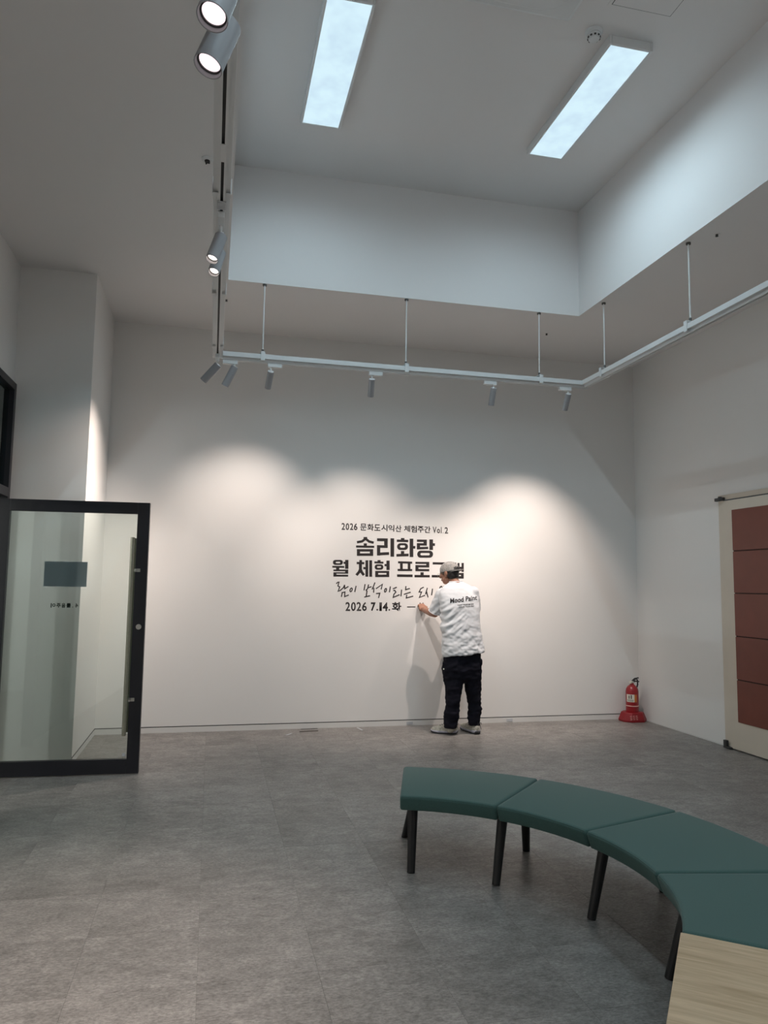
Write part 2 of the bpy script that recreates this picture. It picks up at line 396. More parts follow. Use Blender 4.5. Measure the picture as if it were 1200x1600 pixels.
for t0, sgn in ((-.055, -1), (.096, 1)):
    bm = bmesh.new(); s = .112
    p = A - ex*s + ey*t0; cone(bm, p+ez*.305, p+ez*1.835, .0155, .0155, 20)
    h = obj('handle', bm, 'bronze', dr, smooth=False, bevel=.0015)
    for z in (1.577, .57):
        bm = bmesh.new(); q = A - ex*.085 + ez*z
        obox(bm, q + ey*(t0/2 + (.043/2 if sgn > 0 else 0)), ex, ey, ez, .014, abs(t0)-.0 if sgn < 0 else .053, .018)
        obox(bm, A - ex*.075 + ez*z + ey*(-.006 if sgn < 0 else .047), ex, ey, ez, .045, .008, .026)
        obj('bracket', bm, 'steel', dr, bevel=.001)
bm = bmesh.new(); q = A - ex*.045 + ez*1.133
cone(bm, q-ey*.012, q+ey*.053, .021, .021, 24); obox(bm, q-ey*.014, ex, ey, ez, .004, .003, .02)
obj('lock_cylinder', bm, 'steel', dr, smooth=False)
def dface(px, py, t=.0):   # point on the door plane seen at a picture position
    d = ray(px, py); n = ey; k = ((A+ey*t)-CAM).dot(n)/d.dot(n); return CAM + d*k
# sheet stuck on the far side of the glass
c0, c1 = dface(70, 877, .027), dface(135, 917, .027)
s0, s1 = (A-c1).dot(ex), (A-c0).dot(ex)
nt_ = obj('notice_sheet', DB((s0, s1, c1.z, c0.z, .0262, .0275)), 'paper'); tag(nt_, 'blank blue-grey sheet of paper stuck on the open glass door', 'paper')
bm = DB((.104, .128, .135, .160, .0145, .0158)); bm2 = bmesh.new()
obj('sticker', bm, 'grey_white', dr)

# ------------------------------------------------------------------ right door with red-brown panels
YL = 6.25
d2 = struct(obj('door_2', Bs((XR-.03, XR-.001, YL-.075, YL, 0, 2.40), (XR-.03, XR-.001, 4.7, YL-.075, 2.35, 2.40)), 'cream', bevel=.002))
leaf_z = (.012, 2.340)
obj('leaf', B(XR-.04, XR-.004, 4.76, YL-.081, *leaf_z), 'cream', d2, bevel=.003)
zs = [.263, .655, 1.055, 1.455, 1.852, 2.248]
for a, b2 in zip(zs, zs[1:]):
    obj('panel', B(XR-.047, XR-.04, 4.98, 6.045, a+.005, b2-.005), 'rust', d2, bevel=.002)
obj('groove_shade_sheet', B(XR-.0415, XR-.0399, 4.985, 6.040, .27, 2.242), 'gap_red', d2)  # dark sheet behind the panels, paints the shade in their gaps
obj('seam_strip', Bs((XR-.0405, XR-.036, 4.78, YL-.081, 2.340, 2.350), ), 'gap', d2)
bm = Bs((XR-.06, XR-.03, YL-.10, YL+.02, 2.345, 2.375)); cone(bm, (XR-.05, YL-.05, 2.345), (XR-.05, YL-.05, 2.385), .018, .018, 12)
obj('pivot', bm, 'slot', d2, bevel=.003)
bm = Bs((XR-.07, XR-.03, YL-.11, YL-.02, .004, .02), (XR-.07, XR-.042, YL-.06, YL-.02, .02, .075))
obj('pivot', bm, 'slot', d2, bevel=.003)

# ------------------------------------------------------------------ hanging lighting tracks
CH = (.0425, 3.440, 3.482)      # channel half width, bottom, top
def track(label, horizontal, c, a, b2, rods, miter):
    """horizontal: runs along X at Y=c, else along Y at X=c"""
    loc = ((a+b2)/2, c, 3.44) if horizontal else (c, (a+b2)/2, 3.44)
    t = thing('lighting_track', loc, label, 'lighting track', 'suspended white lighting tracks')
    def bb(h0, h1, l0, l1, z0, z1):
        return (l0, l1, c+h0, c+h1, z0, z1) if horizontal else (c+h0, c+h1, l0, l1, z0, z1)
    hw, zb, zt = CH
    obj('channel', Bs(bb(-hw, hw, a, b2, zb, zt)), 'white', t, bevel=.002)
    # conductor rail: two lips and a dark slot
    obj('rail', Bs(bb(-.0185, -.007, a, b2, 3.416, zb), bb(.007, .0185, a, b2, 3.416, zb), bb(-.007, .007, a, b2, 3.434, zb)), 'white', t)
    obj('slot', Bs(bb(-.007, .007, a+.01, b2-.01, 3.4305, 3.4335)), 'slot', t)
    for r in rods:
        x, y = (r, c) if horizontal else (c, r)
        obj('clip', Bs(bb(-hw-.005, -hw, r-.019, r+.019, 3.428, 3.507), bb(hw, hw+.005, r-.019, r+.019, 3.428, 3.507), bb(-hw-.005, hw+.005, r-.019, r+.019, 3.503, 3.508), bb(-hw-.005, -.0185, r-.019, r+.019, 3.424, 3.428), bb(.0185, hw+.005, r-.019, r+.019, 3.424, 3.428)), 'white', t, bevel=.001)
        bm = bmesh.new(); cone(bm, (x, y, 3.508), (x, y, H-.012), .0058, .0058, 10)
        rd = obj('rod', bm, 'white', t)
        bm = bmesh.new(); cone(bm, (x, y, 3.508), (x, y, 3.535), .011, .011, 6); obj('nut', bm, 'gap', rd)
        bm = bmesh.new(); cone(bm, (x, y, H-.014), (x, y, H), .018, .018, 14); obj('ceiling_anchor', bm, 'gap', rd)
    return t
YB, XRT, XLT = 6.405, 3.465, -.018
track('white hanging lighting track running along the back wall', True, YB, XLT+.0445, XRT+.0425, (.368, 1.671, 2.997), 1)
track('white hanging lighting track on the right, without spotlights', False, XRT, -.9, YB-.0445, (6.013, 4.756, 3.4, 2.1), 1)
track('white hanging lighting track on the left, running overhead', False, XLT, -.9, YB+.0425, (6.1, 4.95, 3.62, 1.9), 1)
# junction pieces on the left track, under the slot
tl = [o for o in COL.objects if o.name.startswith('lighting_track')][-1]
for y in (3.40, 3.98-.42):
    pass
obj('joint_cover', Bs((XLT-.012, XLT+.012, 3.16, 3.30, 3.413, 3.4175)), 'white', tl, bevel=.001)
obj('joint_cover', Bs((XLT-.022, XLT+.022, 3.66, 3.74, 3.409, 3.4155)), 'grey_white', tl, bevel=.001)

def spot(pivot, aim, L, R, label, adapt_dir, on=None, power=SPOT_W, cone_deg=76, lens=True, stem=.055):
    """pivot: point where the head hangs; adapter sits on the track above it"""
    pv = Vector(pivot); d = Vector(aim).normalized(); top = Vector((pv.x, pv.y, 3.416))
    t = thing('track_spotlight', top, label, 'spotlight', 'track spotlights')
    ad = Vector(adapt_dir); sd = Vector((-ad.y, ad.x, 0))
    bm = bmesh.new(); obox(bm, top + ad*.035 + Vector((0, 0, -.0185)), ad, sd, ez, .125, .034, .034)
    obox(bm, top + ad*.06 + Vector((0, 0, -.007)), ad, sd, ez, .04, .012, .012)
    a = obj('adapter', bm, 'white', t, bevel=.002)
    bm = bmesh.new(); cone(bm, (pv.x, pv.y, 3.384), (pv.x, pv.y, pv.z-.0), .0075, .0075, 12); ell(bm, pv, (.012, .012, .012), n=10)
    obj('stem', bm, 'white', t)
    back = pv + d*(-.012) - Vector((0, 0, .008))
    bm = bmesh.new()
    lathe(bm, back, [(.001, 0), (R*.93, 0), (R, R*.07), (R, L), (R*.93, L), (R*.90, L-.004), (R*.82, L-.03), (.001, L-.03)], 36, d)
    h = obj('head', bm, 'head_grey', t); h.data.shade_smooth()
    md = h.modifiers.new('w', 'EDGE_SPLIT'); md.split_angle = .6
    bm = bmesh.new(); lathe(bm, back - d*.0022, [(.001, 0), (R*.90, 0), (R*.90, .002), (.001, .002)], 28, d)
    obj('lit_end_disc', bm, 'white', h)  # white disc paints the light that falls on the head's back end
    bm = bmesh.new(); lathe(bm, back + d*(L-.028), [(.001, 0), (R*.78, 0), (R*.78, .008), (.001, .012)], 28, d)
    obj('lens', bm, on or 'lens', h)
    bm = bmesh.new(); lathe(bm, back + d*(L-.020), [(R*.76, 0), (R*.86, 0), (R*.86, .005), (R*.76, .005), (R*.76, 0)], 28, d, caps=False)
    obj('lens_ring', bm, 'slot', h)
    lamp('spot_lamp', 'SPOT', back + d*(L-.006), power, WARM, d, math.radians(cone_deg), 1.0, .016)
    return t
def aim_px(pv, px, py, L, near):
    """direction of a head of length L whose lens is seen at px, py"""
    pv = Vector(pv); d = ray(px, py).normalized(); oc = CAM-pv; bq = oc.dot(d); disc = bq*bq - (oc.dot(oc)-L*L)
    t = -bq + (-1 if near else 1)*math.sqrt(max(disc, 0)); return (CAM + d*t - pv).normalized()
X1, Y1 = Vector((1, 0, 0)), Vector((0, 1, 0))
zp = 3.345
def back_spot(sx, sy, ex_, ey_, label, ad, L=.165, R=.028, **k):
    pv = on_y(sx, sy, YB); pv.z = min(pv.z, 3.36)
    return spot(pv, aim_px(pv, ex_, ey_, L, False), L, R, label, ad, **k)
back_spot(423, 581, 418, 607, 'white spotlight under the first rod of the back track', X1, power=88)
back_spot(581, 593, 579, 620, 'white spotlight alone in the middle of the back track', X1, power=112)
back_spot(771, 607, 767, 634, 'white spotlight on the back track above the man', -X1, power=125)
back_spot(888, 616, 882, 641, 'white spotlight nearest the right corner of the back track', -X1, power=170)
back_spot(366, 573, 350, 604, 'pale spotlight leaning left beside the left end of the back track', -X1, L=.19, R=.032)
pv = Vector((-.018, 6.33, 3.345)); spot(pv, aim_px(pv, 316, 595, .19, False), .19, .032, 'darkest spotlight hanging exactly in the left corner where two tracks meet', -Y1)
pv = Vector((XLT+.004, 3.90, 3.33)); pv = Vector((.0, on_z(352, 374, 3.33).y, 3.33))
def left_spot(px0, lx, ly, z, L, R, label, **k):
    q = on_z(*px0, z); pv = Vector((XLT, q.y, z)); return spot(pv, aim_px(pv, lx, ly, L, True), L, R, label, -Y1, **k)
left_spot((357, 371), 330, 406, 3.322, .165, .033, 'upper lit spotlight of the pair halfway down the left track', on='lens_warm')
left_spot((357, 396), 333, 426, 3.335, .165, .031, 'lower lit spotlight of the pair halfway down the left track', on='lens_warm')
left_spot((366, 42), 323, 104, 3.30, .185, .047, 'large lit spotlight overhead on left track, fully in view')
left_spot((368, -32), 330, 27, 3.30, .185, .047, 'large lit spotlight overhead on left track, cut by top edge')

# ------------------------------------------------------------------ ceiling fittings
q = on_z(928, 50, H2)
t = thing('smoke_detector', q, 'round white smoke detector beside the right ceiling panel', 'smoke detector')
bm = bmesh.new(); lathe(bm, q, [(.001, 0), (.058, 0), (.058, -.012), (.05, -.022), (.001, -.022)], 32); obj('base', bm, 'white', t)
bm = bmesh.new(); lathe(bm, q, [(.001, -.022), (.043, -.022), (.046, -.032), (.034, -.055), (.001, -.058)], 32); hd = obj('sensor_head', bm, 'white', t)
bm = bmesh.new()
for k in range(10):
    a = 2*PI*k/10; v = Vector((math.cos(a), math.sin(a), 0)); obox(bm, q+v*.041+Vector((0, 0, -.043)), v, Vector((-v.y, v.x, 0)), ez, .006, .013, .009)
obj('vent', bm, 'slot', hd)
# ceiling cassette
ac = thing('air_conditioner', (1.75, 3.64, H2), 'square white air conditioning cassette at the top edge', 'air conditioner')
def rrect(cx, cy, s, r, z, n=6):
    out = []
    for (sx, sy, a0) in ((1, 1, 0), (-1, 1, PI/2), (-1, -1, PI), (1, -1, 1.5*PI)):
        for k in range(n+1):
            a = a0 + PI/2*k/n; out.append(Vector((cx+sx*(s-r)+r*math.cos(a), cy+sy*(s-r)+r*math.sin(a), z)))
    return out
cx, cy = 1.675, 3.63
bm = bmesh.new(); loft(bm, [rrect(cx, cy, .475, .02, H2), rrect(cx, cy, .475, .02, H2-.018), rrect(cx, cy, .455, .02, H2-.026)]); obj('body', bm, 'white', ac)
bm = bmesh.new(); loft(bm, [rrect(cx, cy, .41, .22, H2-.026), rrect(cx, cy, .41, .22, H2-.040), rrect(cx, cy, .40, .21, H2-.044)]); obj('grille_panel', bm, 'white', ac)
bm = bmesh.new(); loft(bm, [rrect(cx, cy, .419, .229, H2-.0262), rrect(cx, cy, .419, .229, H2-.0278)]); obj('seam', bm, 'gap', ac)
# access hatch
h = thing('access_hatch', (2.56, 3.72, H2), 'flush square ceiling access hatch at the top edge', 'access hatch')
obj('frame', Bs((2.33, 2.79, 3.48, 3.945, H2-.004, H2)), 'ceil', h)
obj('seam', Bs((2.350, 2.77, 3.50, 3.925, H2-.0046, H2-.004)), 'gap', h)
obj('lid', Bs((2.355, 2.765, 3.505, 3.920, H2-.007, H2-.0046)), 'ceil', h)
# round detector by the left track and small sprinkler holes
q = on_z(324, 248, H)
t = thing('ceiling_sensor', q, 'small round white sensor with a dark centre left of the hanging track', 'sensor')
bm = bmesh.new(); lathe(bm, q, [(.001, 0), (.036, 0), (.036, -.006), (.026, -.014), (.001, -.014)], 28); obj('plate', bm, 'white', t)
bm = bmesh.new(); lathe(bm, q, [(.001, -.014), (.017, -.014), (.014, -.024), (.001, -.026)], 16)
for k in range(3):
    a = k*2.1; obox(bm, q+Vector((math.cos(a)*.012, math.sin(a)*.012, -.026)), X1, Y1, ez, .009, .009, .008)
obj('nozzle', bm, 'slot', t)
for px, lab in (((354, 468), 'small dark sprinkler in ceiling just right of the left track'), ((854, 521), 'tiny sprinkler in the ceiling above the back track near its right end'), ((1120, 366), 'small sprinkler in the ceiling above the right track')):
    q = on_z(*px, H); t = thing('sprinkler', q, lab, 'sprinkler', 'ceiling sprinklers')
    bm = bmesh.new(); lathe(bm, q, [(.001, 0), (.022, 0), (.020, -.003), (.001, -.003)], 20); obj('rose', bm, 'ceil', t)
    bm = bmesh.new(); lathe(bm, q, [(.001, -.003), (.010, -.003), (.008, -.014), (.012, -.017), (.001, -.018)], 14); obj('nozzle', bm, 'slot', t)

# ------------------------------------------------------------------ wall lettering (black vinyl)
YT = D - .0012
def wp(px, py): return on_y(px, py, YT)
LIFT = [0]
def slab(bm, poly, th=.001):
    # each cut piece lies a hair prouder than the one before, so none coincide
    up = Vector((0, -.00006*(LIFT[0] % 12), 0))
    f = [bm.verts.new(p+up) for p in poly]; g = [bm.verts.new(p+up+Vector((0, th, 0))) for p in poly]
    n = len(poly)
    if n > 4:
        pass
    bm.faces.new(f)
    for k in range(n): bm.faces.new((f[k], f[(k+1) % n], g[(k+1) % n], g[k]))
def stroke(bm, pts, w, zx):
    """polyline of constant width, in zoomed picture units; zx = (x0, y0, scale)"""
    P = [Vector((zx[0]+x/zx[2], zx[1]+y/zx[2])) for x, y in pts]; hw = w/zx[2]/2; L, R = [], []
    for i, p in enumerate(P):
        d0 = (P[i]-P[i-1]).normalized() if i else (P[1]-P[0]).normalized()
        d1 = (P[i+1]-P[i]).normalized() if i < len(P)-1 else d0
        n0, n1 = Vector((-d0.y, d0.x)), Vector((-d1.y, d1.x)); nn = (n0+n1)
        nn = nn.normalized() if nn.length > .2 else n0
        k = hw/max(.5, nn.dot(n0)); L.append(p+nn*k); R.append(p-nn*k)
    LIFT[0] += 1
    for a in range(len(P)-1):
        q = [L[a], L[a+1], R[a+1], R[a]]; slab(bm, [wp(v.x, v.y) for v in q])
def ring(bm, o, i, zx, ro=.5, n=7):
    def rr(x0, y0, x1, y1, r):
        out = []
        for (cx, cy, a0) in ((x1-r, y1-r, 0), (x0+r, y1-r, PI/2), (x0+r, y0+r, PI), (x1-r, y0+r, 1.5*PI)):
            for k in range(n): a = a0+PI/2*k/(n-1); out.append((cx+r*math.cos(a), cy+r*math.sin(a)))
        return out
    ho, hi = o[3]-o[1], i[3]-i[1]
    a = rr(*o, ho*ro*.98); b2 = rr(*i, hi*ro*.98)
    LIFT[0] += 1
    f = lambda p: wp(zx[0]+p[0]/zx[2], zx[1]+p[1]/zx[2])
    for k in range(len(a)):
        j = (k+1) % len(a); slab(bm, [f(a[k]), f(a[j]), f(b2[j]), f(b2[k])])
def vbar(x, y0, y1, w): return ([(x, y0), (x, y1)], w)
def hbar(x0, y0, x1, y1, w): return ([(x0, y0), (x1, y1)], w)
ZA, ZB, ZC, ZD = (525, 810, 13.3333), (610, 810, 12), (515, 865, 12), (610, 865, 9.6)
ZE, ZF = (520, 900, 12), (600, 900, 12)
def syll(parent, strokes, rings, zx, name='letter'):
    bm = bmesh.new()
    for p, w_ in strokes: stroke(bm, p, w_, zx)
    for r in rings: ring(bm, r[0], r[1], zx, r[2] if len(r) > 2 else .5)
    return obj(name, bm, 'letter', parent)
GL = 'black vinyl lettering on the back wall'
def line_thing(px, py, label): return thing('wall_lettering', wp(px, py), label, 'lettering', GL)
t = line_thing(617, 870, 'heavy black four-syllable heading, largest letters on the back wall')
syll(t, [([(612, 392), (605, 430), (545, 478), (437, 497)], 50), ([(612, 392), (625, 430), (690, 482), (785, 507)], 50), vbar(612, 388, 425, 76), vbar(610, 520, 575, 65), hbar(417, 585, 797, 592, 44)], [((435, 640, 775, 780), (502, 690, 705, 727), .02)], ZA)
syll(t, [hbar(855, 443, 1078, 447, 60), vbar(1040, 418, 612, 74), hbar(855, 583, 1078, 590, 54), vbar(888, 558, 772, 68), hbar(855, 742, 1105, 730, 58), vbar(1173, 414, 797, 76)], [], ZA)
syll(t, [vbar(230, 368, 402, 66), hbar(120, 418, 335, 424, 44), vbar(228, 612, 672, 62), hbar(113, 693, 343, 684, 50), vbar(395, 380, 724, 68), hbar(420, 541, 467, 543, 50)], [((125, 465, 330, 592), (180, 503, 276, 549))], ZB)
syll(t, [hbar(497, 417, 682, 421, 44), vbar(652, 398, 505, 62), hbar(497, 485, 682, 489, 44), vbar(526, 466, 580, 60), hbar(497, 561, 708, 552, 44), vbar(765, 394, 592, 68), hbar(790, 490, 836, 492, 50)], [((503, 604, 800, 738), (563, 648, 737, 692))], ZB)
t = line_thing(622, 904, 'heavy black second heading whose last syllables hide behind the grey cap')
syll(t, [hbar(50, 246, 275, 250, 34), vbar(152, 262, 305, 60), hbar(262, 172, 300, 174, 38), vbar(322, 118, 285, 62), hbar(72, 313, 348, 316, 30), vbar(320, 300, 372, 58), hbar(72, 362, 348, 364, 24), vbar(100, 352, 430, 56), hbar(72, 412, 348, 414, 34)], [((62, 118, 250, 212), (115, 151, 200, 181))], ZC)
syll(t, [vbar(583, 120, 165, 50), hbar(508, 177, 650, 180, 42), vbar(578, 190, 300, 56), ([(578, 285), (553, 345), (503, 405)], 50), ([(576, 285), (600, 345), (642, 405)], 50), hbar(632, 272, 680, 274, 42), vbar(698, 125, 433, 52), vbar(770, 125, 433, 54)], [], ZC)
syll(t, [vbar(927, 122, 155, 56), hbar(840, 164, 1010, 170, 36), hbar(1030, 215, 1072, 217, 42), vbar(1096, 132, 308, 60)], [((845, 202, 1008, 302), (890, 236, 965, 266)), ((855, 325, 1118, 440), (912, 362, 1066, 394), .02)], ZC)
syll(t, [hbar(115, 130, 327, 136, 32), vbar(165, 148, 236, 40), vbar(280, 150, 236, 40), hbar(108, 245, 327, 247, 32), hbar(100, 330, 333, 333, 38)], [], ZD)
syll(t, [hbar(375, 138, 583, 140, 30), vbar(560, 126, 205, 46), hbar(375, 189, 583, 191, 34), vbar(398, 175, 262, 46), hbar(375, 247, 583, 249, 34), vbar(475, 280, 330, 48), hbar(362, 337, 590, 339, 36)], [], ZD)
syll(t, [hbar(635, 145, 868, 150, 34), vbar(845, 135, 275, 46), hbar(620, 338, 870, 342, 36)], [], ZD)
syll(t, [hbar(895, 148, 985, 150, 28), vbar(970, 136, 200, 34), hbar(895, 198, 985, 200, 28), vbar(912, 190, 262, 32), hbar(895, 258, 990, 258, 28), vbar(1022, 140, 272, 30), vbar(1084, 140, 275, 34), hbar(1030, 214, 1075, 215, 34)], [((895, 290, 1100, 375), (935, 320, 1058, 338), .02)], ZD)
t = line_thing(610, 938, 'thin handwritten brush line between heading and date on back wall')
HW = 20
def hand(strokes, zx, rings=()): return syll(t, [(s, HW) for s in strokes], rings, zx)
def oval(cx, cy, rx, ry, n=12, tilt=.25): return [(cx+rx*math.cos(a*2*PI/n)+tilt*-ry*math.sin(a*2*PI/n), cy+ry*math.sin(a*2*PI/n)) for a in range(n+1)]
hand([[(65, 145), (92, 118), (116, 115), (96, 188), (130, 203), (100, 285), (140, 270), (200, 218), (222, 165)], [(222, 165), (224, 238), (295, 195)], [(178, 300), (162, 392)], [(180, 312), (227, 300), (222, 386), (300, 355)]], ZE)
hand([oval(343, 260, 20, 34), [(437, 185), (412, 300)]], ZE)
hand([[(605, 152), (585, 270)], [(672, 158), (652, 240), (625, 262), (640, 285), (625, 385)], [(650, 222), (728, 200)], [(590, 396), (700, 370)]], ZE)
hand([[(790, 122), (765, 190), (735, 252)], [(770, 220), (766, 312)], [(810, 238), (930, 155), (906, 252)], [(810, 330), (882, 322), (858, 412)]], ZE)
hand([oval(988, 267, 17, 34), [(1080, 195), (1062, 305)]], ZE)
hand([[(165, 242), (240, 210)], [(172, 275), (200, 268), (222, 300), (185, 345), (172, 402), (292, 350)], [(330, 255), (318, 380)]], ZF)
hand([[(410, 190), (405, 257), (485, 233)], [(372, 345), (500, 303)], [(427, 352), (418, 412), (548, 378)]], ZF)
hand([[(745, 210), (690, 236), (658, 300), (705, 300), (664, 402), (770, 362)]], ZF)
hand([[(812, 222), (778, 345)], [(795, 285), (826, 402)], [(910, 238), (892, 362)]], ZF)
hand([[(1045, 240), (1055, 205), (1078, 193), (1090, 212), (1080, 245), (1055, 262), (1045, 240)], [(1120, 190), (1108, 330)]], ZF)

# glyphs out of Blender's own font, fitted one by one
GLY = []
def glyph(ch, zx, x0, y0, x1, y1, bold, parent): GLY.append((ch, zx, x0, y0, x1, y1, bold, parent))
t = line_thing(617, 832, 'thin black top line of the wall lettering, above the heavy heading')
for g in (('2', 116, 95, 188, 238), ('0', 203, 100, 274, 242), ('2', 290, 102, 360, 242), ('6', 373, 103, 447, 245), ('문', 503, 110, 637, 252), ('화', 652, 114, 787, 256), ('도', 798, 124, 925, 258), ('시', 942, 128, 1072, 266)):
    glyph(g[0], ZA, *g[1:], .02, t)
for g in (('익', -40, 122, 72, 246), ('산', 92, 128, 208, 252), ('체', 254, 134, 370, 252), ('험', 384, 138, 496, 262), ('주', 508, 146, 626, 266), ('간', 636, 148, 752, 272), ('V', 793, 156, 864, 277), ('o', 874, 196, 930, 278), ('l', 947, 160, 960, 280), ('.', 981, 266, 994, 280), ('2', 1018, 165, 1082, 284)):
    glyph(g[0], ZB, *g[1:], .02, t)
t = line_thing(600, 957, 'black date line at the bottom of the wall lettering, beside the raised hand')
for g in (('2', 238, 488, 325, 655), ('0', 343, 488, 430, 655), ('2', 447, 488, 531, 655), ('6', 551, 488, 636, 655)): glyph(g[0], ZE, *g[1:], .02, t)
for g in (('7', 714, 493, 802, 656), ('.', 818, 616, 850, 648), ('1', 874, 495, 920, 656), ('4', 936, 495, 1032, 656), ('.', 1044, 618, 1074, 650)): glyph(g[0], ZE, *g[1:], .035, t)
glyph('화', ZF, 150, 488, 324, 660, .03, t)
syll(t, [hbar(432, 580, 588, 580, 16)], [], ZF)
syll(t, [vbar(675, 500, 650, 18), ([(735, 500), (700, 580), (735, 650)], 16)], [], ZF)
SH = []   # shirt and cap prints, filled in later
def make_curve(ch, bold):
    c = bpy.data.curves.new('g', 'FONT'); c.body = ch; c.resolution_u = 3; c.offset = bold; c.size = 1; c.extrude = 0
    o = bpy.data.objects.new('g', c); COL.objects.link(o); return o
def curve_meshes(specs):
    os_ = [make_curve(*s) for s in specs]; dg = bpy.context.evaluated_depsgraph_get(); dg.update(); out = []
    for o in os_: out.append(bpy.data.meshes.new_from_object(o.evaluated_get(dg)))
    for o in os_: c = o.data; bpy.data.objects.remove(o); bpy.data.curves.remove(c)
    return out
def norm(me):
    xs = [v.co.x for v in me.vertices]; ys = [v.co.y for v in me.vertices]
    return min(xs), max(xs), min(ys), max(ys)
def to_letter(me, fn, th, name, m, parent):
    a, b2, c, d = norm(me)
    bm = bmesh.new(); bm.from_mesh(me)
    ret = bmesh.ops.extrude_face_region(bm, geom=bm.faces[:]); vs = [v for v in ret['geom'] if isinstance(v, bmesh.types.BMVert)]; bk = set(v.index for v in []);
    top = set(vs)
    for v in bm.verts:
        s = (v.co.x-a)/max(b2-a, 1e-6); tt = (v.co.y-c)/max(d-c, 1e-6); v.co = fn(s, tt, th if v in top else 0)
    return obj(name, bm, m, parent)
ms = curve_meshes([(g[0], g[6]) for g in GLY])
for me, (ch, zx, x0, y0, x1, y1, bold, parent) in zip(ms, GLY):
    X0, X1_, Y0, Y1_ = zx[0]+x0/zx[2], zx[0]+x1/zx[2], zx[1]+y0/zx[2], zx[1]+y1/zx[2]
    xc, yc = (X0+X1_)/2, (Y0+Y1_)/2
    ax, bx, zt, zb_ = wp(X0, yc).x, wp(X1_, yc).x, wp(xc, Y0).z, wp(xc, Y1_).z
    to_letter(me, lambda s, tt, th: Vector((ax+(bx-ax)*s, YT+.001-th, zb_+(zt-zb_)*tt)), .001, 'letter', 'letter', parent)
# mirrored lettering stuck on the far side of the door glass
t = thing('glass_lettering', dface(100, 950, .027), 'small dark lettering seen reversed on the door glass, below the sheet', 'lettering')
ms = curve_meshes([(ch, .04) for ch in '이주음률.4'])
for me, x0, x1 in zip(ms, (79, 88, 96, 103.5, 113, 117.5), (87, 95, 102.5, 111, 114.3, 122.5)):
    y0, y1 = (942.5, 949.5) if x1-x0 > 2 else (947.5, 949.5)
    a, b2 = dface(x0, y1, .027), dface(x1, y0, .027)
    to_letter(me, lambda s, tt, th: Vector((b2.x+(a.x-b2.x)*s, a.y+(b2.y-a.y)*(1-s)+th*.5, a.z+(b2.z-a.z)*tt)), .001, 'letter', 'green_print', t)

# ------------------------------------------------------------------ curved bench
BC = Vector((.704, 2.844, 0)); RI, RO = 1.032, 1.669; BA0, BST = 73.7, 28.05; ZS, ZU = .400, .322
def pol(deg, r, z): a = math.radians(deg); return Vector((BC.x+math.cos(a)*r, BC.y+math.sin(a)*r, z))
def seat_mesh(a0, a1, taper0=0):
    """upholstered wedge with soft edges"""
    bm = bmesh.new(); n = 26; rings = []
    gap = math.degrees(.0022/1.3); a0 -= gap; a1 += gap
    prof = []   # (radial s 0..1 , z) around the section, with rounded corners
    r = .016
    def sect(ins):
        pts = []
        ri, ro, zb_, zt = RI+ins, RO-ins, ZU+ins*.6, ZS-ins*.55
        for (cx, cz, s0, R_) in ((ro-r, zt-r, 0, r), (ri+r, zt-r, PI/2, r), (ri+.022+r*.5, zb_+r*.6, PI, r*.6), (ro-.022-r*.5, zb_+r*.6, 1.5*PI, r*.6)):
            for k in range(5): a = s0+PI/2*k/4; pts.append((cx+R_*math.cos(a), cz+R_*math.sin(a)))
        return pts
    ends = [(0, .014), (.004, .005), (.012, 0)]
    params = [(math.degrees(e/1.35), i) for e, i in ends]
    span = a0-a1
    seq = params + [(span*k/n, 0) for k in range(1, n)] + [(span-p, i) for p, i in params[::-1]]
    for off_, ins in seq:
        rings.append([pol(a0-off_, rr, zz) for rr, zz in sect(ins)])
    R = []
    for rg in rings: R.append([bm.verts.new(p) for p in rg])
    m_ = len(R[0])
    for a, b2 in zip(R, R[1:]):
        for k in range(m_): bm.faces.new((a[k], a[(k+1) % m_], b2[(k+1) % m_], b2[k]))
    bm.faces.new(R[0][::-1]); bm.faces.new(R[-1])
    return bm
def leg_pair(t, ang, shift=0.0, back=1.1):
    # an upside-down V: two oval legs leaning outwards under one bearer
    a = math.radians(ang); rad = Vector((math.cos(a), math.sin(a), 0)); tan = Vector((-rad.y, rad.x, 0))
    for rt_, rb, da in ((RI+.15, RI+.052, 0), (RO-.15, RO-.042, back)):
        p0 = BC + rad*rt_ + tan*shift + Vector((0, 0, ZU+.0)); p1 = BC + rad*rb + tan*(shift + math.radians(da)*rb) + Vector((0, 0, .0))
        bm = bmesh.new(); cone(bm, p1, p0, .0185, .0255, 18, sx=1.1)
        obj('leg', bm, 'black_leg', t, smooth=False)
    bm = bmesh.new(); p0 = BC+rad*(RI+.14)+tan*shift; p1 = BC+rad*(RO-.14)+tan*shift
    obox(bm, (p0+p1)/2+Vector((0, 0, ZU-.006)), rad, tan, ez, (p1-p0).length, .04, .018)
    obj('bearer', bm, 'black_leg', t, bevel=.004)
seat_labels = ['left end section of the curved green bench, nearest the man', 'second green bench section from the left end',
               'third green bench section, cut by the right edge', 'green bench section touching the oak table']
angs = [BA0 - BST*k for k in range(5)]
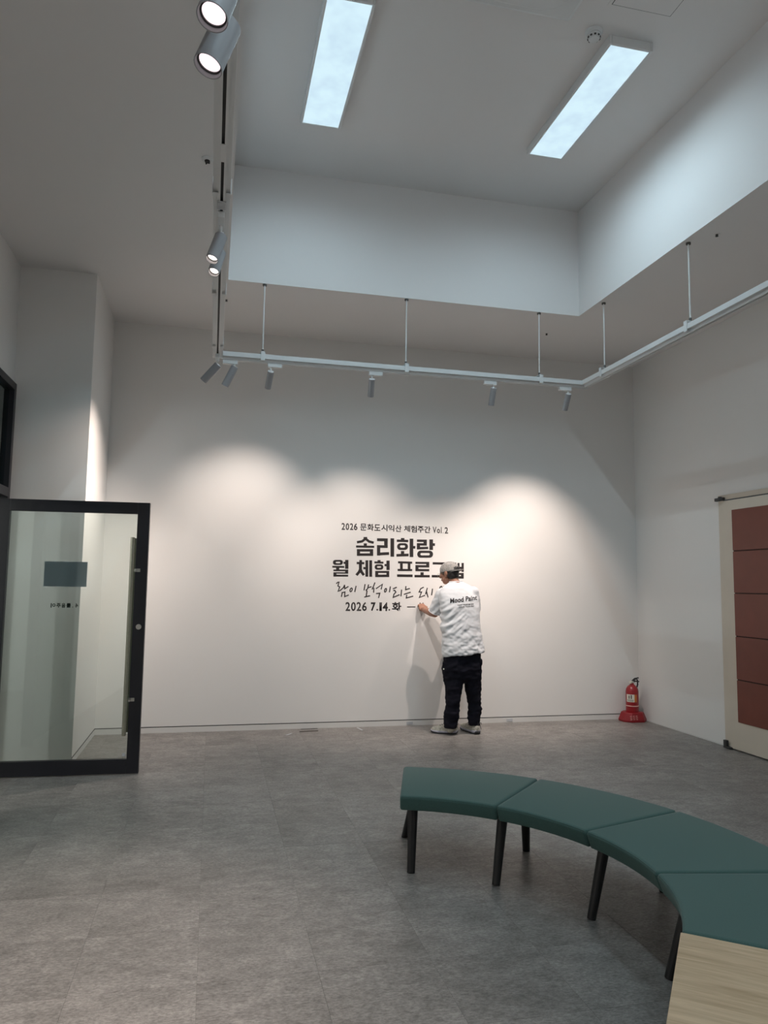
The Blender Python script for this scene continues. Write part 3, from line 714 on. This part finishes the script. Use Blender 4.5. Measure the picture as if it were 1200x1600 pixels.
for k in range(4):
    a0, a1 = angs[k], angs[k+1]; mid = pol((a0+a1)/2, (RI+RO)/2, 0)
    t = thing('curved_bench', mid, seat_labels[k], 'bench', 'sections of the curved green bench')
    s = obj('seat', seat_mesh(a0, a1), 'green', t); s.data.shade_smooth()
    e = s.modifiers.new('e', 'EDGE_SPLIT'); e.split_angle = 1.0
    # piping along the upper edges
    bm = bmesh.new(); n = 22
    for R_ in (RI+.0045, RO-.0045):
        tube(bm, [pol(a0-.55+(a1-a0+1.1)*q/n, R_, ZS-.0055) for q in range(n+1)], .0021, 6)
    obj('piping', bm, 'green', s)
    if k == 0: leg_pair(t, a0-3.3, 0, 2.8)
    leg_pair(t, a1+1.1)
# oak table block at the end of the bench
a = math.radians(angs[4]); rad = Vector((math.cos(a), math.sin(a), 0)); tan = Vector((rad.y, -rad.x, 0))
p = pol(angs[4], RI-.003, 0) + tan*.004
cc = p + rad*(.64/2) + tan*.35
t = thing('side_table', (cc.x, cc.y, 0), 'light oak table top joined to the end of the bench', 'table')
bm = bmesh.new()
obox(bm, Vector((0, 0, ZS-.016)), X1, Y1, ez, .64, .70, .032)
o = bpy.data.objects.new('tabletop', bpy.data.meshes.new('tabletop')); bm.to_mesh(o.data); bm.free(); o.data.materials.append(M['oak']); COL.objects.link(o)
o.parent = t; o.rotation_euler = (0, 0, math.atan2(rad.y, rad.x)); bv = o.modifiers.new('bevel', 'BEVEL'); bv.width = .003; bv.segments = 2
for sx in (.09, .55):
    for sy in (.10, .62):
        bm = bmesh.new(); q = p + rad*sx + tan*sy; out = rad*(-.04 if sx < .3 else .04)
        cone(bm, q+out, q+Vector((0, 0, ZS-.03)), .014, .02, 16); obj('leg', bm, 'black_leg', t)

# ------------------------------------------------------------------ fire extinguisher in the corner
ec = Vector((4.675, 7.625, 0))
t = thing('fire_extinguisher', ec, 'red fire extinguisher standing on red base in the corner', 'fire extinguisher')
def octo(hx, hy, ch, z):
    return [Vector((ec.x+x, ec.y+y, z)) for x, y in ((hx, -hy+ch), (hx, hy-ch), (hx-ch, hy), (-hx+ch, hy), (-hx, hy-ch), (-hx, -hy+ch), (-hx+ch, -hy), (hx-ch, -hy))]
bm = bmesh.new(); loft(bm, [octo(.145, .118, .07, 0), octo(.148, .12, .07, .02), octo(.112, .10, .05, .098), octo(.10, .09, .045, .103)]); bs = obj('base', bm, 'redp', t, bevel=.004)
bm = bmesh.new()   # pale print on the slanted faces
for x0, x1 in ((-.10, -.072), (-.065, -.037), (-.03, -.002)):
    for zz in (.035, .052, .07):
        y = -.122+.2*(zz)*.5
        obox(bm, ec+Vector(((x0+x1)/2-.0, -.122+ (zz-.02)*.256, zz)), X1, Vector((0, .25, .97)).normalized(), Vector((0, -.97, .25)).normalized(), .022, .005, .002)
obj('print', bm, 'print_w', bs)
R_ = .070
bm = bmesh.new(); lathe(bm, ec, [(.001, .085), (R_-.004, .085), (R_, .10), (R_, .33), (R_-.006, .358), (R_-.022, .382), (.03, .398), (.022, .405), (.022, .42), (.001, .42)], 36)
cyl = obj('cylinder', bm, 'red', t); cyl.data.shade_smooth(); e = cyl.modifiers.new('e', 'EDGE_SPLIT'); e.split_angle = .9
def patch(a0, a1, z0, z1, r, m, name, parent):
    bm = bmesh.new(); n = 10; vs = []
    for rr in (r, r-.002):
        vs.append([[bm.verts.new((ec.x+math.cos(a0+(a1-a0)*k/n)*rr, ec.y+math.sin(a0+(a1-a0)*k/n)*rr, z)) for k in range(n+1)] for z in (z0, z1)])
    for k in range(n):
        bm.faces.new((vs[0][0][k], vs[0][0][k+1], vs[0][1][k+1], vs[0][1][k])); 
        for zi in (0, 1): bm.faces.new((vs[0][zi][k], vs[0][zi][k+1], vs[1][zi][k+1], vs[1][zi][k]))
    return obj(name, bm, m, parent)
va = math.atan2(-ec.y, -ec.x)
lb = patch(va-.95, va+.35, .215, .298, R_+.0012, 'label', 'label_sticker', cyl)
patch(va+.35, va+.78, .215, .298, R_+.0012, 'orange', 'label_sticker', cyl)
patch(va-.55, va-.40, .25, .285, R_+.0022, 'slot', 'print', lb); patch(va-.2, va-.05, .25, .292, R_+.0022, 'slot', 'print', lb)
patch(va-.8, va+.2, .225, .229, R_+.0022, 'slot', 'print', lb); patch(va-.8, va+.2, .236, .240, R_+.0022, 'slot', 'print', lb)
bm = bmesh.new(); lathe(bm, ec, [(R_+.0005, .165), (R_+.0025, .167), (R_+.0025, .173), (R_+.0005, .175)], 36); obj('strap', bm, 'print_w', cyl)
bm = bmesh.new(); lathe(bm, ec, [(.001, .42), (.02, .42), (.02, .44), (.012, .445), (.001, .445)], 20); vl = obj('valve', bm, 'steel', t)
vx = Vector((.8, -.25, 0)).normalized(); vy = Vector((-vx.y, vx.x, 0))
bm = bmesh.new(); tube(bm, [ec+Vector((0, 0, .438)), ec+vx*.03+Vector((0, 0, .468)), ec+vx*.075+Vector((0, 0, .478))], [.009, .008, .007], 8); tube(bm, [ec+Vector((0, 0, .428)), ec+vx*.045+Vector((0, 0, .44)), ec+vx*.08+Vector((0, 0, .435))], .007, 8)
obj('lever', bm, 'rubber', vl)
bm = bmesh.new(); cone(bm, ec-vx*.012-vy*.02+Vector((0, 0, .43)), ec-vx*.03-vy*.035+Vector((0, 0, .43)), .015, .015, 16); obj('gauge', bm, 'label', vl)
bm = bmesh.new(); bk_ = Vector((.45, .89, 0)); tube(bm, [ec+vx*.01+Vector((0, 0, .435)), ec+vx*.04+Vector((0, 0, .465)), ec+vx*.062+bk_*.01+Vector((0, 0, .455)), ec+vx*.066+bk_*.03+Vector((0, 0, .40)), ec+vx*.05+bk_*.075+Vector((0, 0, .33)), ec+bk_*.088+Vector((0, 0, .22)), ec+bk_*.088+Vector((0, 0, .13))], .008, 10)
obj('hose', bm, 'rubber', t, smooth=True)

# ------------------------------------------------------------------ scraps on the floor by the wall
def flat(name, p0, p1, wd, th, m, label, cat):
    p0, p1 = on_z(*p0), on_z(*p1); d = (p1-p0).normalized(); s = Vector((-d.y, d.x, 0)); bm = bmesh.new()
    obox(bm, (p0+p1)/2+Vector((0, 0, th/2+.0005)), d, s, ez, (p1-p0).length, wd, th); return tag(obj(name, bm, m, bevel=.0005), label, cat)
flat('ruler', (468, 1143.5), (497, 1142), .026, .004, 'dark_strip', 'dark flat strip like a short ruler lying on floor by the wall', 'ruler')
flat('film_scrap', (470, 1139.4), (496, 1138.4), .02, .002, 'slot', 'thin black scrap behind the ruler, nearest to baseboard', 'scrap')
flat('film_scrap', (447, 1149), (456, 1146), .02, .002, 'grey_white', 'small curled scrap left of the ruler on floor', 'scrap')
flat('film_scrap', (558, 1137), (566, 1141), .018, .002, 'grey_white', 'small pale scrap on floor between ruler and man', 'scrap')

# ------------------------------------------------------------------ the man
MC = Vector((2.48, 7.20, 0)); AZ = .332
mf = Vector((math.sin(AZ), math.cos(AZ), 0)); mr = Vector((math.cos(AZ), -math.sin(AZ), 0))
def P(px, py, wd=0.0):
    d = ray(px, py); k = (MC+mf*wd-CAM).dot(mf)/d.dot(mf); return CAM + d*k
def U(u, wd, v): return MC + mr*u + mf*wd + Vector((0, 0, v))
man = thing('person', MC, 'man in white t-shirt, black trousers and backwards grey cap reaching to the wall', 'person')
TW = math.radians(24)     # body turned to the left
bx = (mr*math.cos(TW) + mf*math.sin(TW)); by = (mf*math.cos(TW) - mr*math.sin(TW))
def body_ring(pl, pr, py_l, py_r, wd, ratio, n=40, p=2.4):
    a, b2 = P(pl, py_l, wd), P(pr, py_r, wd); c = (a+b2)/2; hw = (b2-a).length/2
    A_ = hw/math.sqrt(math.cos(TW)**2 + (ratio*math.sin(TW))**2); B_ = A_*ratio; out = []
    for k in range(n):
        t_ = 2*PI*k/n; cx, sx = math.cos(t_), math.sin(t_)
        x = A_*math.copysign(abs(cx)**(2/p), cx); y = B_*math.copysign(abs(sx)**(2/p), sx)
        q = c + bx*x + by*y; q.z = a.z + (b2.z-a.z)*((q-a).dot(mr)/max(1e-6, (b2-a).dot(mr))); out.append(q)
    return out
# shirt -------------------------------------------------------------
rings = [body_ring(692.5, 757, 1025.5, 1019.5, .00, .62), body_ring(692, 756.5, 1021, 1015, .00, .62), body_ring(691.5, 753.5, 1004, 1003, .005, .60), body_ring(690.5, 751, 985, 985, .01, .60),
         body_ring(689.5, 749.5, 965, 965, .02, .60), body_ring(688.5, 749, 948, 948, .03, .58), body_ring(687, 747.5, 935, 935, .04, .55), body_ring(686.5, 744.5, 926, 926, .05, .50),
         body_ring(690, 740, 919, 919, .055, .46), body_ring(696, 732.5, 913.5, 913.5, .06, .46), body_ring(702, 722.5, 909.5, 908.8, .065, .60)]
bm = bmesh.new(); loft(bm, rings)
Ls, Le, Lw, Lh = P(690.5, 927.5, .04), P(679.5, 958.5, .12), P(664, 954, .32), P(657.5, 947.5, .405)
Rs, Re, Rw = P(739.5, 925, .09), P(741.5, 954, .17), P(727, 957, .40)
def sleeve(s, e, r0, r1, frac=1.0):
    cone(bm, s, s+(e-s)*frac, r0, r1, 28)
    ell(bm, s, (r0*.98, r0*.98, r0*.90))
sleeve(Ls, Le, .066, .074, .93); sleeve(Rs, Re, .064, .070, 1.0)
shirt = fuse(bm, .0075, 6)
def fold(p, nrm):
    q = p - MC; u, wd, v = q.dot(bx), q.dot(by), q.z
    # diagonal pull folds from the left armpit, soft crumples low on the back
    arm = max(0, 1-((u+.16)**2+(v-1.13)**2)/.055)
    d1 = noise.noise(Vector(((v*1.0-u*.9)*26, (v+u)*5, wd*6)))*.020*arm
    low = min(1, max(.25, (1.25-v)*2.2))
    d2 = (noise.noise(Vector((u*13+v*5, v*16-u*5, wd*9)))*.6 + noise.noise(Vector((u*26-v*9, v*40+u*9, wd*20)))*.4)*.018*low
    low *= min(1, max(.15, (v-.79)*9))
    rid = (.5-abs(noise.noise(Vector((u*8-v*5+7, v*13+u*6, wd*6)))))*.017*low
    return nrm*(d1+d2+rid-.002)
shirt.normal_update()
offs = [fold(v.co, v.normal) for v in shirt.verts]
for v, o_ in zip(shirt.verts, offs): v.co += o_
sh = obj('t_shirt', shirt, 'cotton', man, smooth=True, recalc=False)
bv_w = [v.co + MC for v in sh.data.vertices]
TREE = BVHTree.FromPolygons(bv_w, [tuple(p_.vertices) for p_ in sh.data.polygons])
bm = bmesh.new(); nk = [q+Vector((0, 0, .004)) for q in body_ring(702, 722, 909.8, 909, .065, .62, 28, 2)]; tube(bm, nk+[nk[0]], .006, 6); obj('collar', bm, 'cotton', sh, smooth=True)
# cuff band of the left sleeve and hem seam
d = (Le-Ls).normalized(); _, s_, t_ = basis(d); cpt = Ls+(Le-Ls)*.92; bm = bmesh.new()
tube(bm, [cpt+(s_*math.cos(a*2*PI/24)+t_*math.sin(a*2*PI/24))*.0735 for a in range(25)], .004, 6); obj('cuff', bm, 'cotton', sh, smooth=True)
# body: head, neck, arms, hands, legs as one surface ------------------------------
FD = math.radians(62)
fx = (-mr*math.sin(FD) + mf*math.cos(FD)); pitch_h = math.radians(9)
hf = (fx*math.cos(pitch_h) - ez*math.sin(pitch_h)).normalized(); hs = hf.cross(ez).normalized(); hu = hs.cross(hf).normalized()
HC = P(701.5, 895.5, .10)
HR = Matrix((hs, hf, hu)).transposed()
def hd_(x, y, z): return HC + hs*x + hf*y + hu*z
bm = bmesh.new()
ell(bm, hd_(0, -.008, .022), (.075, .094, .088), HR, 26)
ell(bm, hd_(0, .022, -.030), (.062, .068, .082), HR, 22)
ell(bm, hd_(0, .052, -.078), (.038, .032, .032), HR, 16)     # chin
ell(bm, hd_(0, .072, .012), (.050, .022, .020), HR, 14)     # brow
limb(bm, [hd_(0, .085, .008), hd_(0, .104, -.026)], [.010, .015]); ell(bm, hd_(0, .098, -.030), (.017, .013, .011), HR, 12)   # nose
for sx in (-1, 1):
    ell(bm, hd_(.035*sx, .070, -.022), (.024, .020, .022), HR, 12)   # cheeks
    ell(bm, hd_(.050*sx, .020, -.062), (.020, .036, .024), HR, 12)   # jaw corners
    for a in range(10):     # ears as rims
        t0 = -1.2 + a*.42
    ell(bm, hd_(.077*sx, -.004, -.012), (.010, .019, .032), HR, 14); ell(bm, hd_(.083*sx, -.010, -.004), (.008, .017, .024), HR, 12)
    ell(bm, hd_(.030*sx, .083, -.001), (.013, .010, .008), HR, 10)   # closed lids
ell(bm, hd_(0, .088, -.056), (.024, .012, .006), HR, 12); ell(bm, hd_(0, .086, -.066), (.021, .012, .006), HR, 12)  # lips
nb = P(713, 914, .06)
limb(bm, [hd_(0, -.030, -.045), (hd_(0, -.03, -.05)+nb)/2+Vector((0, 0, 0)), nb, nb-Vector((0, 0, .05))], [.052, .050, .054, .070])
tc_ = P(718, 935, .05)
loft(bm, [[q for q in body_ring(697, 745, 1030, 1030, .01, .55)], body_ring(699, 742, 985, 985, .02, .55), body_ring(695, 741, 945, 945, .04, .5), body_ring(697, 737, 922, 922, .055, .42), body_ring(705, 721, 914, 914, .06, .6)])
limb(bm, [Ls, Ls+(Le-Ls)*.5, Le, Le+(Lw-Le)*.35, Lw], [.052, .048, .041, .043, .028])
limb(bm, [Rs, Rs+(Re-Rs)*.5, Re, Re+(Rw-Re)*.35, Rw], [.050, .046, .040, .041, .027])
def hand_mesh(bm, wr, palm_c, fdir, side, nrm, curl=.9, pinch=False):
    fdir = fdir.normalized(); nrm = (nrm - fdir*nrm.dot(fdir)).normalized(); side = fdir.cross(nrm).normalized()*side
    rot = Matrix((side, fdir, nrm)).transposed()
    ell(bm, palm_c, (.040, .046, .018), rot, 16); limb(bm, [wr, wr+(palm_c-wr)*.5, palm_c-fdir*.015], [.027, .026, .024])
    for k, (sx, ln) in enumerate(((-.030, .066), (-.010, .074), (.010, .070), (.029, .055))):
        b0 = palm_c + side*sx*.9 + fdir*.030; dd = fdir; pts = [b0 - fdir*.012, b0]; p_ = b0; ang = 0
        for j, fr in enumerate((.42, .32, .26)):
            ang += curl*(.55 if j == 0 else .8); v_ = (fdir*math.cos(ang) + nrm*math.sin(ang)); p_ = p_ + v_*ln*fr; pts.append(p_)
        limb(bm, pts, [.0105, .0102, .0092, .0085, .0075], 10)
    th = palm_c - side*.034 - fdir*.016
    limb(bm, [th, th - side*.018 + fdir*.024 + nrm*.012, th - side*.010 + fdir*.050 + nrm*.026, th + side*.006 + fdir*.066 + nrm*.034], [.015, .0135, .0115, .009], 10)
# left hand: held up against the wall pinching film; fingers point up and bend to the wall
lw_n = Vector((0, 1, 0))
lpc = Lw + (Lh-Lw)*.62
hand_mesh(bm, Lw, lpc, (Vector((0, 0, 1))*.75 + (Lh-Lw).normalized()*.8), 1, lw_n*1 - Vector((0, 0, .2)), .95)
rpc = Rw + Vector((0, .03, .035)); hand_mesh(bm, Rw, rpc, Vector((-.5, .45, .7)), -1, Vector((.1, 1, 0)), .6)
LH, RH = P(708, 1045, -.03), P(739, 1045, .05)
LA, RA = P(703.5, 1136, -.015), P(741.5, 1133, .10)
for a_, k_, f_ in ((LH, P(706, 1090, -.04), LA), (RH, P(741, 1088, .06), RA)):
    limb(bm, [a_+Vector((0, 0, .08)), a_, k_, k_+(f_-k_)*.3, f_], [.08, .08, .055, .053, .036])
body = fuse(bm, .0036, 3)
bd = obj('body', body, 'skin', man, smooth=True, recalc=False)
# trousers -----------------------------------------------------------
def leg_ring(l, r, y, wd, ratio=.95, n=28):
    a, b2 = P(l, y, wd), P(r, y, wd); c = (a+b2)/2; hw = (b2-a).length/2
    return [c + bx*hw*math.cos(2*PI*k/n) + by*hw*ratio*math.sin(2*PI*k/n) for k in range(n)]
bm = bmesh.new()
loft(bm, [body_ring(700, 745, 1066, 1066, .01, .34), body_ring(693, 752, 1058, 1058, .01, .50), body_ring(691.5, 752, 1045, 1045, .01, .64), body_ring(693, 751, 1024, 1022, .005, .58), body_ring(696, 748, 1000, 1000, .005, .55)])
loft(bm, [leg_ring(693.2, 713.2, 1136.5, -.02, 1.05), leg_ring(692.8, 715.5, 1126, -.025), leg_ring(695, 718, 1110, -.03), leg_ring(695.5, 720.5, 1092, -.04), leg_ring(693.5, 723.8, 1070, -.03), leg_ring(692.5, 726.5, 1052, -.01)])
loft(bm, [leg_ring(732, 750.5, 1133, .09, 1.05), leg_ring(731, 751.5, 1122, .085), leg_ring(731, 752.2, 1105, .08), leg_ring(728.5, 752.4, 1088, .07), leg_ring(725, 752.6, 1070, .05), leg_ring(722, 752.4, 1052, .03)])
tr = fuse(bm, .009, 6); tr.normal_update()
for v in tr.verts:
    q = v.co - MC; low = 1 if q.z > .25 else 1.6
    v.co += v.normal*((noise.noise(Vector((q.x*9, q.y*9, q.z*11)))*.012 + noise.noise(Vector((q.x*16, q.y*16, q.z*34)))*.008*low))
tro = obj('trousers', tr, 'trouser', man, smooth=True, recalc=False)
for (px, py, wd, sgn) in ((696.0, 1050, -.01, -1), (749.0, 1047, .05, 1)):
    c = P(px, py, wd); bm = bmesh.new(); obox(bm, c, mr, mf, ez, .042, .125, .19); obox(bm, c+ez*.085+mr*.006*sgn, mr, mf, ez, .047, .135, .05)
    pk = obj('cargo_pocket', fuse(bm, .008, 4), 'trouser', tro, smooth=True, recalc=False)
bm = bmesh.new(); c = P(693.2, 1045.3, -.11); obox(bm, c, mr, mf, ez, .012, .004, .012); obj('snap_tab', bm, 'label', tro)
bm = bmesh.new(); c = P(748.5, 1130, .05); tube(bm, [c, c+mr*.012-Vector((0, 0, .025)), c+mr*.022-Vector((0, 0, .06))], .0025, 6); tube(bm, [c, c+mr*.02+Vector((0, 0, .005)), c+mr*.024-Vector((0, 0, .012))], .004, 6); obj('drawcord', bm, 'rubber', tro)
# cap, hair, glasses --------------------------------------------------
bm = bmesh.new(); n = 40; rings = []
for j in range(15):
    ph = (PI/2)*(j/14); z = math.sin(ph); r = math.cos(ph)**.82 if j < 14 else 0.02
    rings.append([hd_(.0845*r*math.cos(2*PI*k/n), -.010+.105*r*math.sin(2*PI*k/n), .022+.094*z) for k in range(n)])
rings = [[p_ - hu*.012 for p_ in rings[0]]] + rings
loft(bm, rings); bmesh.ops.recalc_face_normals(bm, faces=bm.faces); bm.normal_update()
for v in bm.verts:
    q = v.co-HC; v.co += v.normal*noise.noise(q*28)*.004
cp = obj('cap', bm, 'cap', man, smooth=True); 
bm = bmesh.new(); ell(bm, hd_(0, -.010, .117), (.006, .006, .004), HR, 10); obj('button', bm, 'cap', cp)
bm = bmesh.new(); outer, inner = [], []
for k in range(21):
    a = -PI/2 + (k/20-.5)*2.1; inner.append((.083*math.cos(a), -.010+.103*math.sin(a))); outer.append((.083*math.cos(a)*1.0, -.010+.103*math.sin(a) - .062*math.cos((k/20-.5)*PI)**.7 if 0 < k < 20 else -.010+.103*math.sin(a)))
def bz(x): return .012 - 1.5*x*x
U_ = [[bm.verts.new(hd_(x, y, bz(x)+dz)) for x, y in arr] for dz in (0, .004) for arr in (inner, outer)]
for k in range(20):
    bm.faces.new((U_[0][k], U_[0][k+1], U_[1][k+1], U_[1][k])); bm.faces.new((U_[2][k], U_[2][k+1], U_[3][k+1], U_[3][k])); bm.faces.new((U_[1][k], U_[1][k+1], U_[3][k+1], U_[3][k])); bm.faces.new((U_[0][k], U_[0][k+1], U_[2][k+1], U_[2][k]))
obj('brim', bm, 'cap', cp, smooth=False)
# seams of the cap
bm = bmesh.new()
for s in range(6):
    a = s*PI/3+PI/6
    tube(bm, [hd_(.0858*math.cos(ph)**.82*math.cos(a), -.010+.1065*math.cos(ph)**.82*math.sin(a), .022+.0955*math.sin(ph)) for ph in [PI/2*q/12*.98 for q in range(13)]], .0012, 5)
obj('seam', bm, 'head_grey', cp)
# print on the cap front
bm = bmesh.new()
for k in range(6):
    a = -PI/2 - .62 + k*.15; hh = .030 if k % 2 else .026
    for (da, z0, z1, ww) in ((0, .022, .022+hh, .007), (.05, .022, .030, .006), (.05, .014+hh, .022+hh, .006)):
        aa = a+da; c = hd_(.0868*math.cos(aa), -.010+.1075*math.sin(aa), (z0+z1)/2); nn = (hs*math.cos(aa)+hf*math.sin(aa)).normalized(); tt = nn.cross(hu).normalized()
        obox(bm, c, nn, tt, hu, .004, ww, z1-z0)
obj('print', bm, 'capprint', cp)
bm = bmesh.new()
ell(bm, hd_(0, -.032, -.004), (.078, .077, .060), HR, 28); ell(bm, hd_(0, -.046, -.034), (.070, .056, .050), HR, 20)
for sx in (-1, 1): ell(bm, hd_(.072*sx, .020, .004), (.008, .024, .018), HR, 12); ell(bm, hd_(.073*sx, -.024, -.026), (.008, .016, .024), HR, 12)
ell(bm, hd_(0, .066, .026), (.055, .022, .014), HR, 14)
obj('hair', fuse(bm, .0045, 3), 'hair', man, smooth=True, recalc=False)
bm = bmesh.new()
for sx in (-1, 1):
    tube(bm, [hd_(.032*sx+.024*math.cos(a*PI/8), .107-.0*sx, -.008+.021*math.sin(a*PI/8)) for a in range(17)], .0014, 5)
    tube(bm, [hd_(.056*sx, .106, -.002), hd_(.076*sx, .070, .0), hd_(.083*sx, .0, -.001)], .0013, 5)
tube(bm, [hd_(-.009, .108, -.004), hd_(.009, .108, -.004)], .0013, 5)
obj('glasses', bm, 'frame', man)
# shoes ---------------------------------------------------------------
def shoe(heel, toe, ankle, lab):
    h0, t0 = Vector(heel), Vector(toe); h0.z = t0.z = 0; d = (t0-h0).normalized(); s = Vector((-d.y, d.x, 0)); L = (t0-h0).length
    stations = [(.0, .026, .02, .075), (.05, .034, .004, .088), (.16, .040, 0, .108), (.30, .040, 0, .118), (.42, .042, 0, .104), (.56, .047, 0, .086), (.72, .050, 0, .074), (.86, .047, .004, .066), (.96, .036, .010, .054), (1.0, .022, .018, .042)]
    def sole_ring(f, hw, z0, z1):
        c = h0+d*L*f; return [c+s*hw+ez*z0, c+s*hw*1.04+ez*z1, c-s*hw*1.04+ez*z1, c-s*hw+ez*z0]
    bm = bmesh.new()
    R_ = []
    for f, hw, zl, zt in stations:
        c = h0+d*L*f; R_.append([c+s*(hw*.93)*math.copysign(abs(math.cos(a))**.8, math.cos(a))+ez*(.026+(zt-.026)*max(0, math.sin(a))**.75) if math.sin(a) >= 0 else c+s*hw*.93*math.cos(a)+ez*.018 for a in [2*PI*k/24 for k in range(24)]])
    loft(bm, R_); limb(bm, [ankle-Vector((0, 0, .02)), h0+d*L*.24+ez*.06], [.040, .038])
    sh_ = obj('shoe', fuse(bm, .0045, 3), 'shoe', man, smooth=True, recalc=False)
    bm = bmesh.new(); loft(bm, [sole_ring(f, hw, .008+zl, .030+zl*.5+(.006 if f < .3 else 0)) for f, hw, zl, zt in stations]); obj('midsole', bm, 'sole', sh_, bevel=.003)
    bm = bmesh.new(); loft(bm, [sole_ring(f, hw*1.0, zl, 0.015+zl) for f, hw, zl, zt in stations]); obj('outsole', bm, 'outsole', sh_)
    bm = bmesh.new()
    for k in range(5):
        f = .36+k*.068; z = .114-.0085*k*1.0; c = h0+d*L*f; tube(bm, [c+s*.034+ez*(z-.030), c+s*.014+ez*(z-.002), c-s*.014+ez*(z-.002)+d*.012, c-s*.034+ez*(z-.030)+d*.012], .004, 5)
    tube(bm, [h0+d*L*.38+ez*.096, h0+d*L*.36+s*.03+ez*.11, h0+d*L*.40+s*.045+ez*.075], .0025, 5)
    obj('laces', bm, 'lace', sh_)
    bm = bmesh.new(); c = h0+d*L*.02; tube(bm, [c+ez*.085, c-d*.012+ez*.102, c+d*.004+ez*.118], .003, 6); obj('pull_tab', bm, 'rubber', sh_)
shoe(on_z(715.5, 1147.0), on_z(673.5, 1144.5), LA, 'left')
shoe(on_z(747, 1148), on_z(722.5, 1138.5), RA, 'right')
# shirt print: words fitted on the back
def shirt_print(text, x0, yb0, x1, yb1, hpx, bold, name):
    me = curve_meshes([(text, bold)])[0]; a, b2, c, d2_ = norm(me)
    bm = bmesh.new(); bm.from_mesh(me); bmesh.ops.triangulate(bm, faces=bm.faces)
    good = True
    for v in bm.verts:
        s = (v.co.x-a)/(b2-a); tt = (v.co.y-c)/(d2_-c); px = x0+(x1-x0)*s; py = yb0+(yb1-yb0)*s - hpx*tt
        o_ = P(px, py, -.6); dr_ = (P(px, py, .4)-o_).normalized(); hit = TREE.ray_cast(o_, dr_)
        v.co = (hit[0] if hit[0] else P(px, py, -.12)) - dr_*.0035
    ob = obj(name, bm, 'letter', sh, recalc=False)
    sd = ob.modifiers.new('s', 'SOLIDIFY'); sd.thickness = .0008; return ob
shirt_print('Mood Paint', 703.5, 942.6, 745.5, 937.2, 7.6, .018, 'print')
shirt_print('PAINT YOUR MOOD', 715, 946.4, 740.5, 944.6, 2.0, .012, 'print')
shirt_print('COLOR YOUR DAY', 717, 949.6, 741, 947.8, 2.0, .012, 'print')
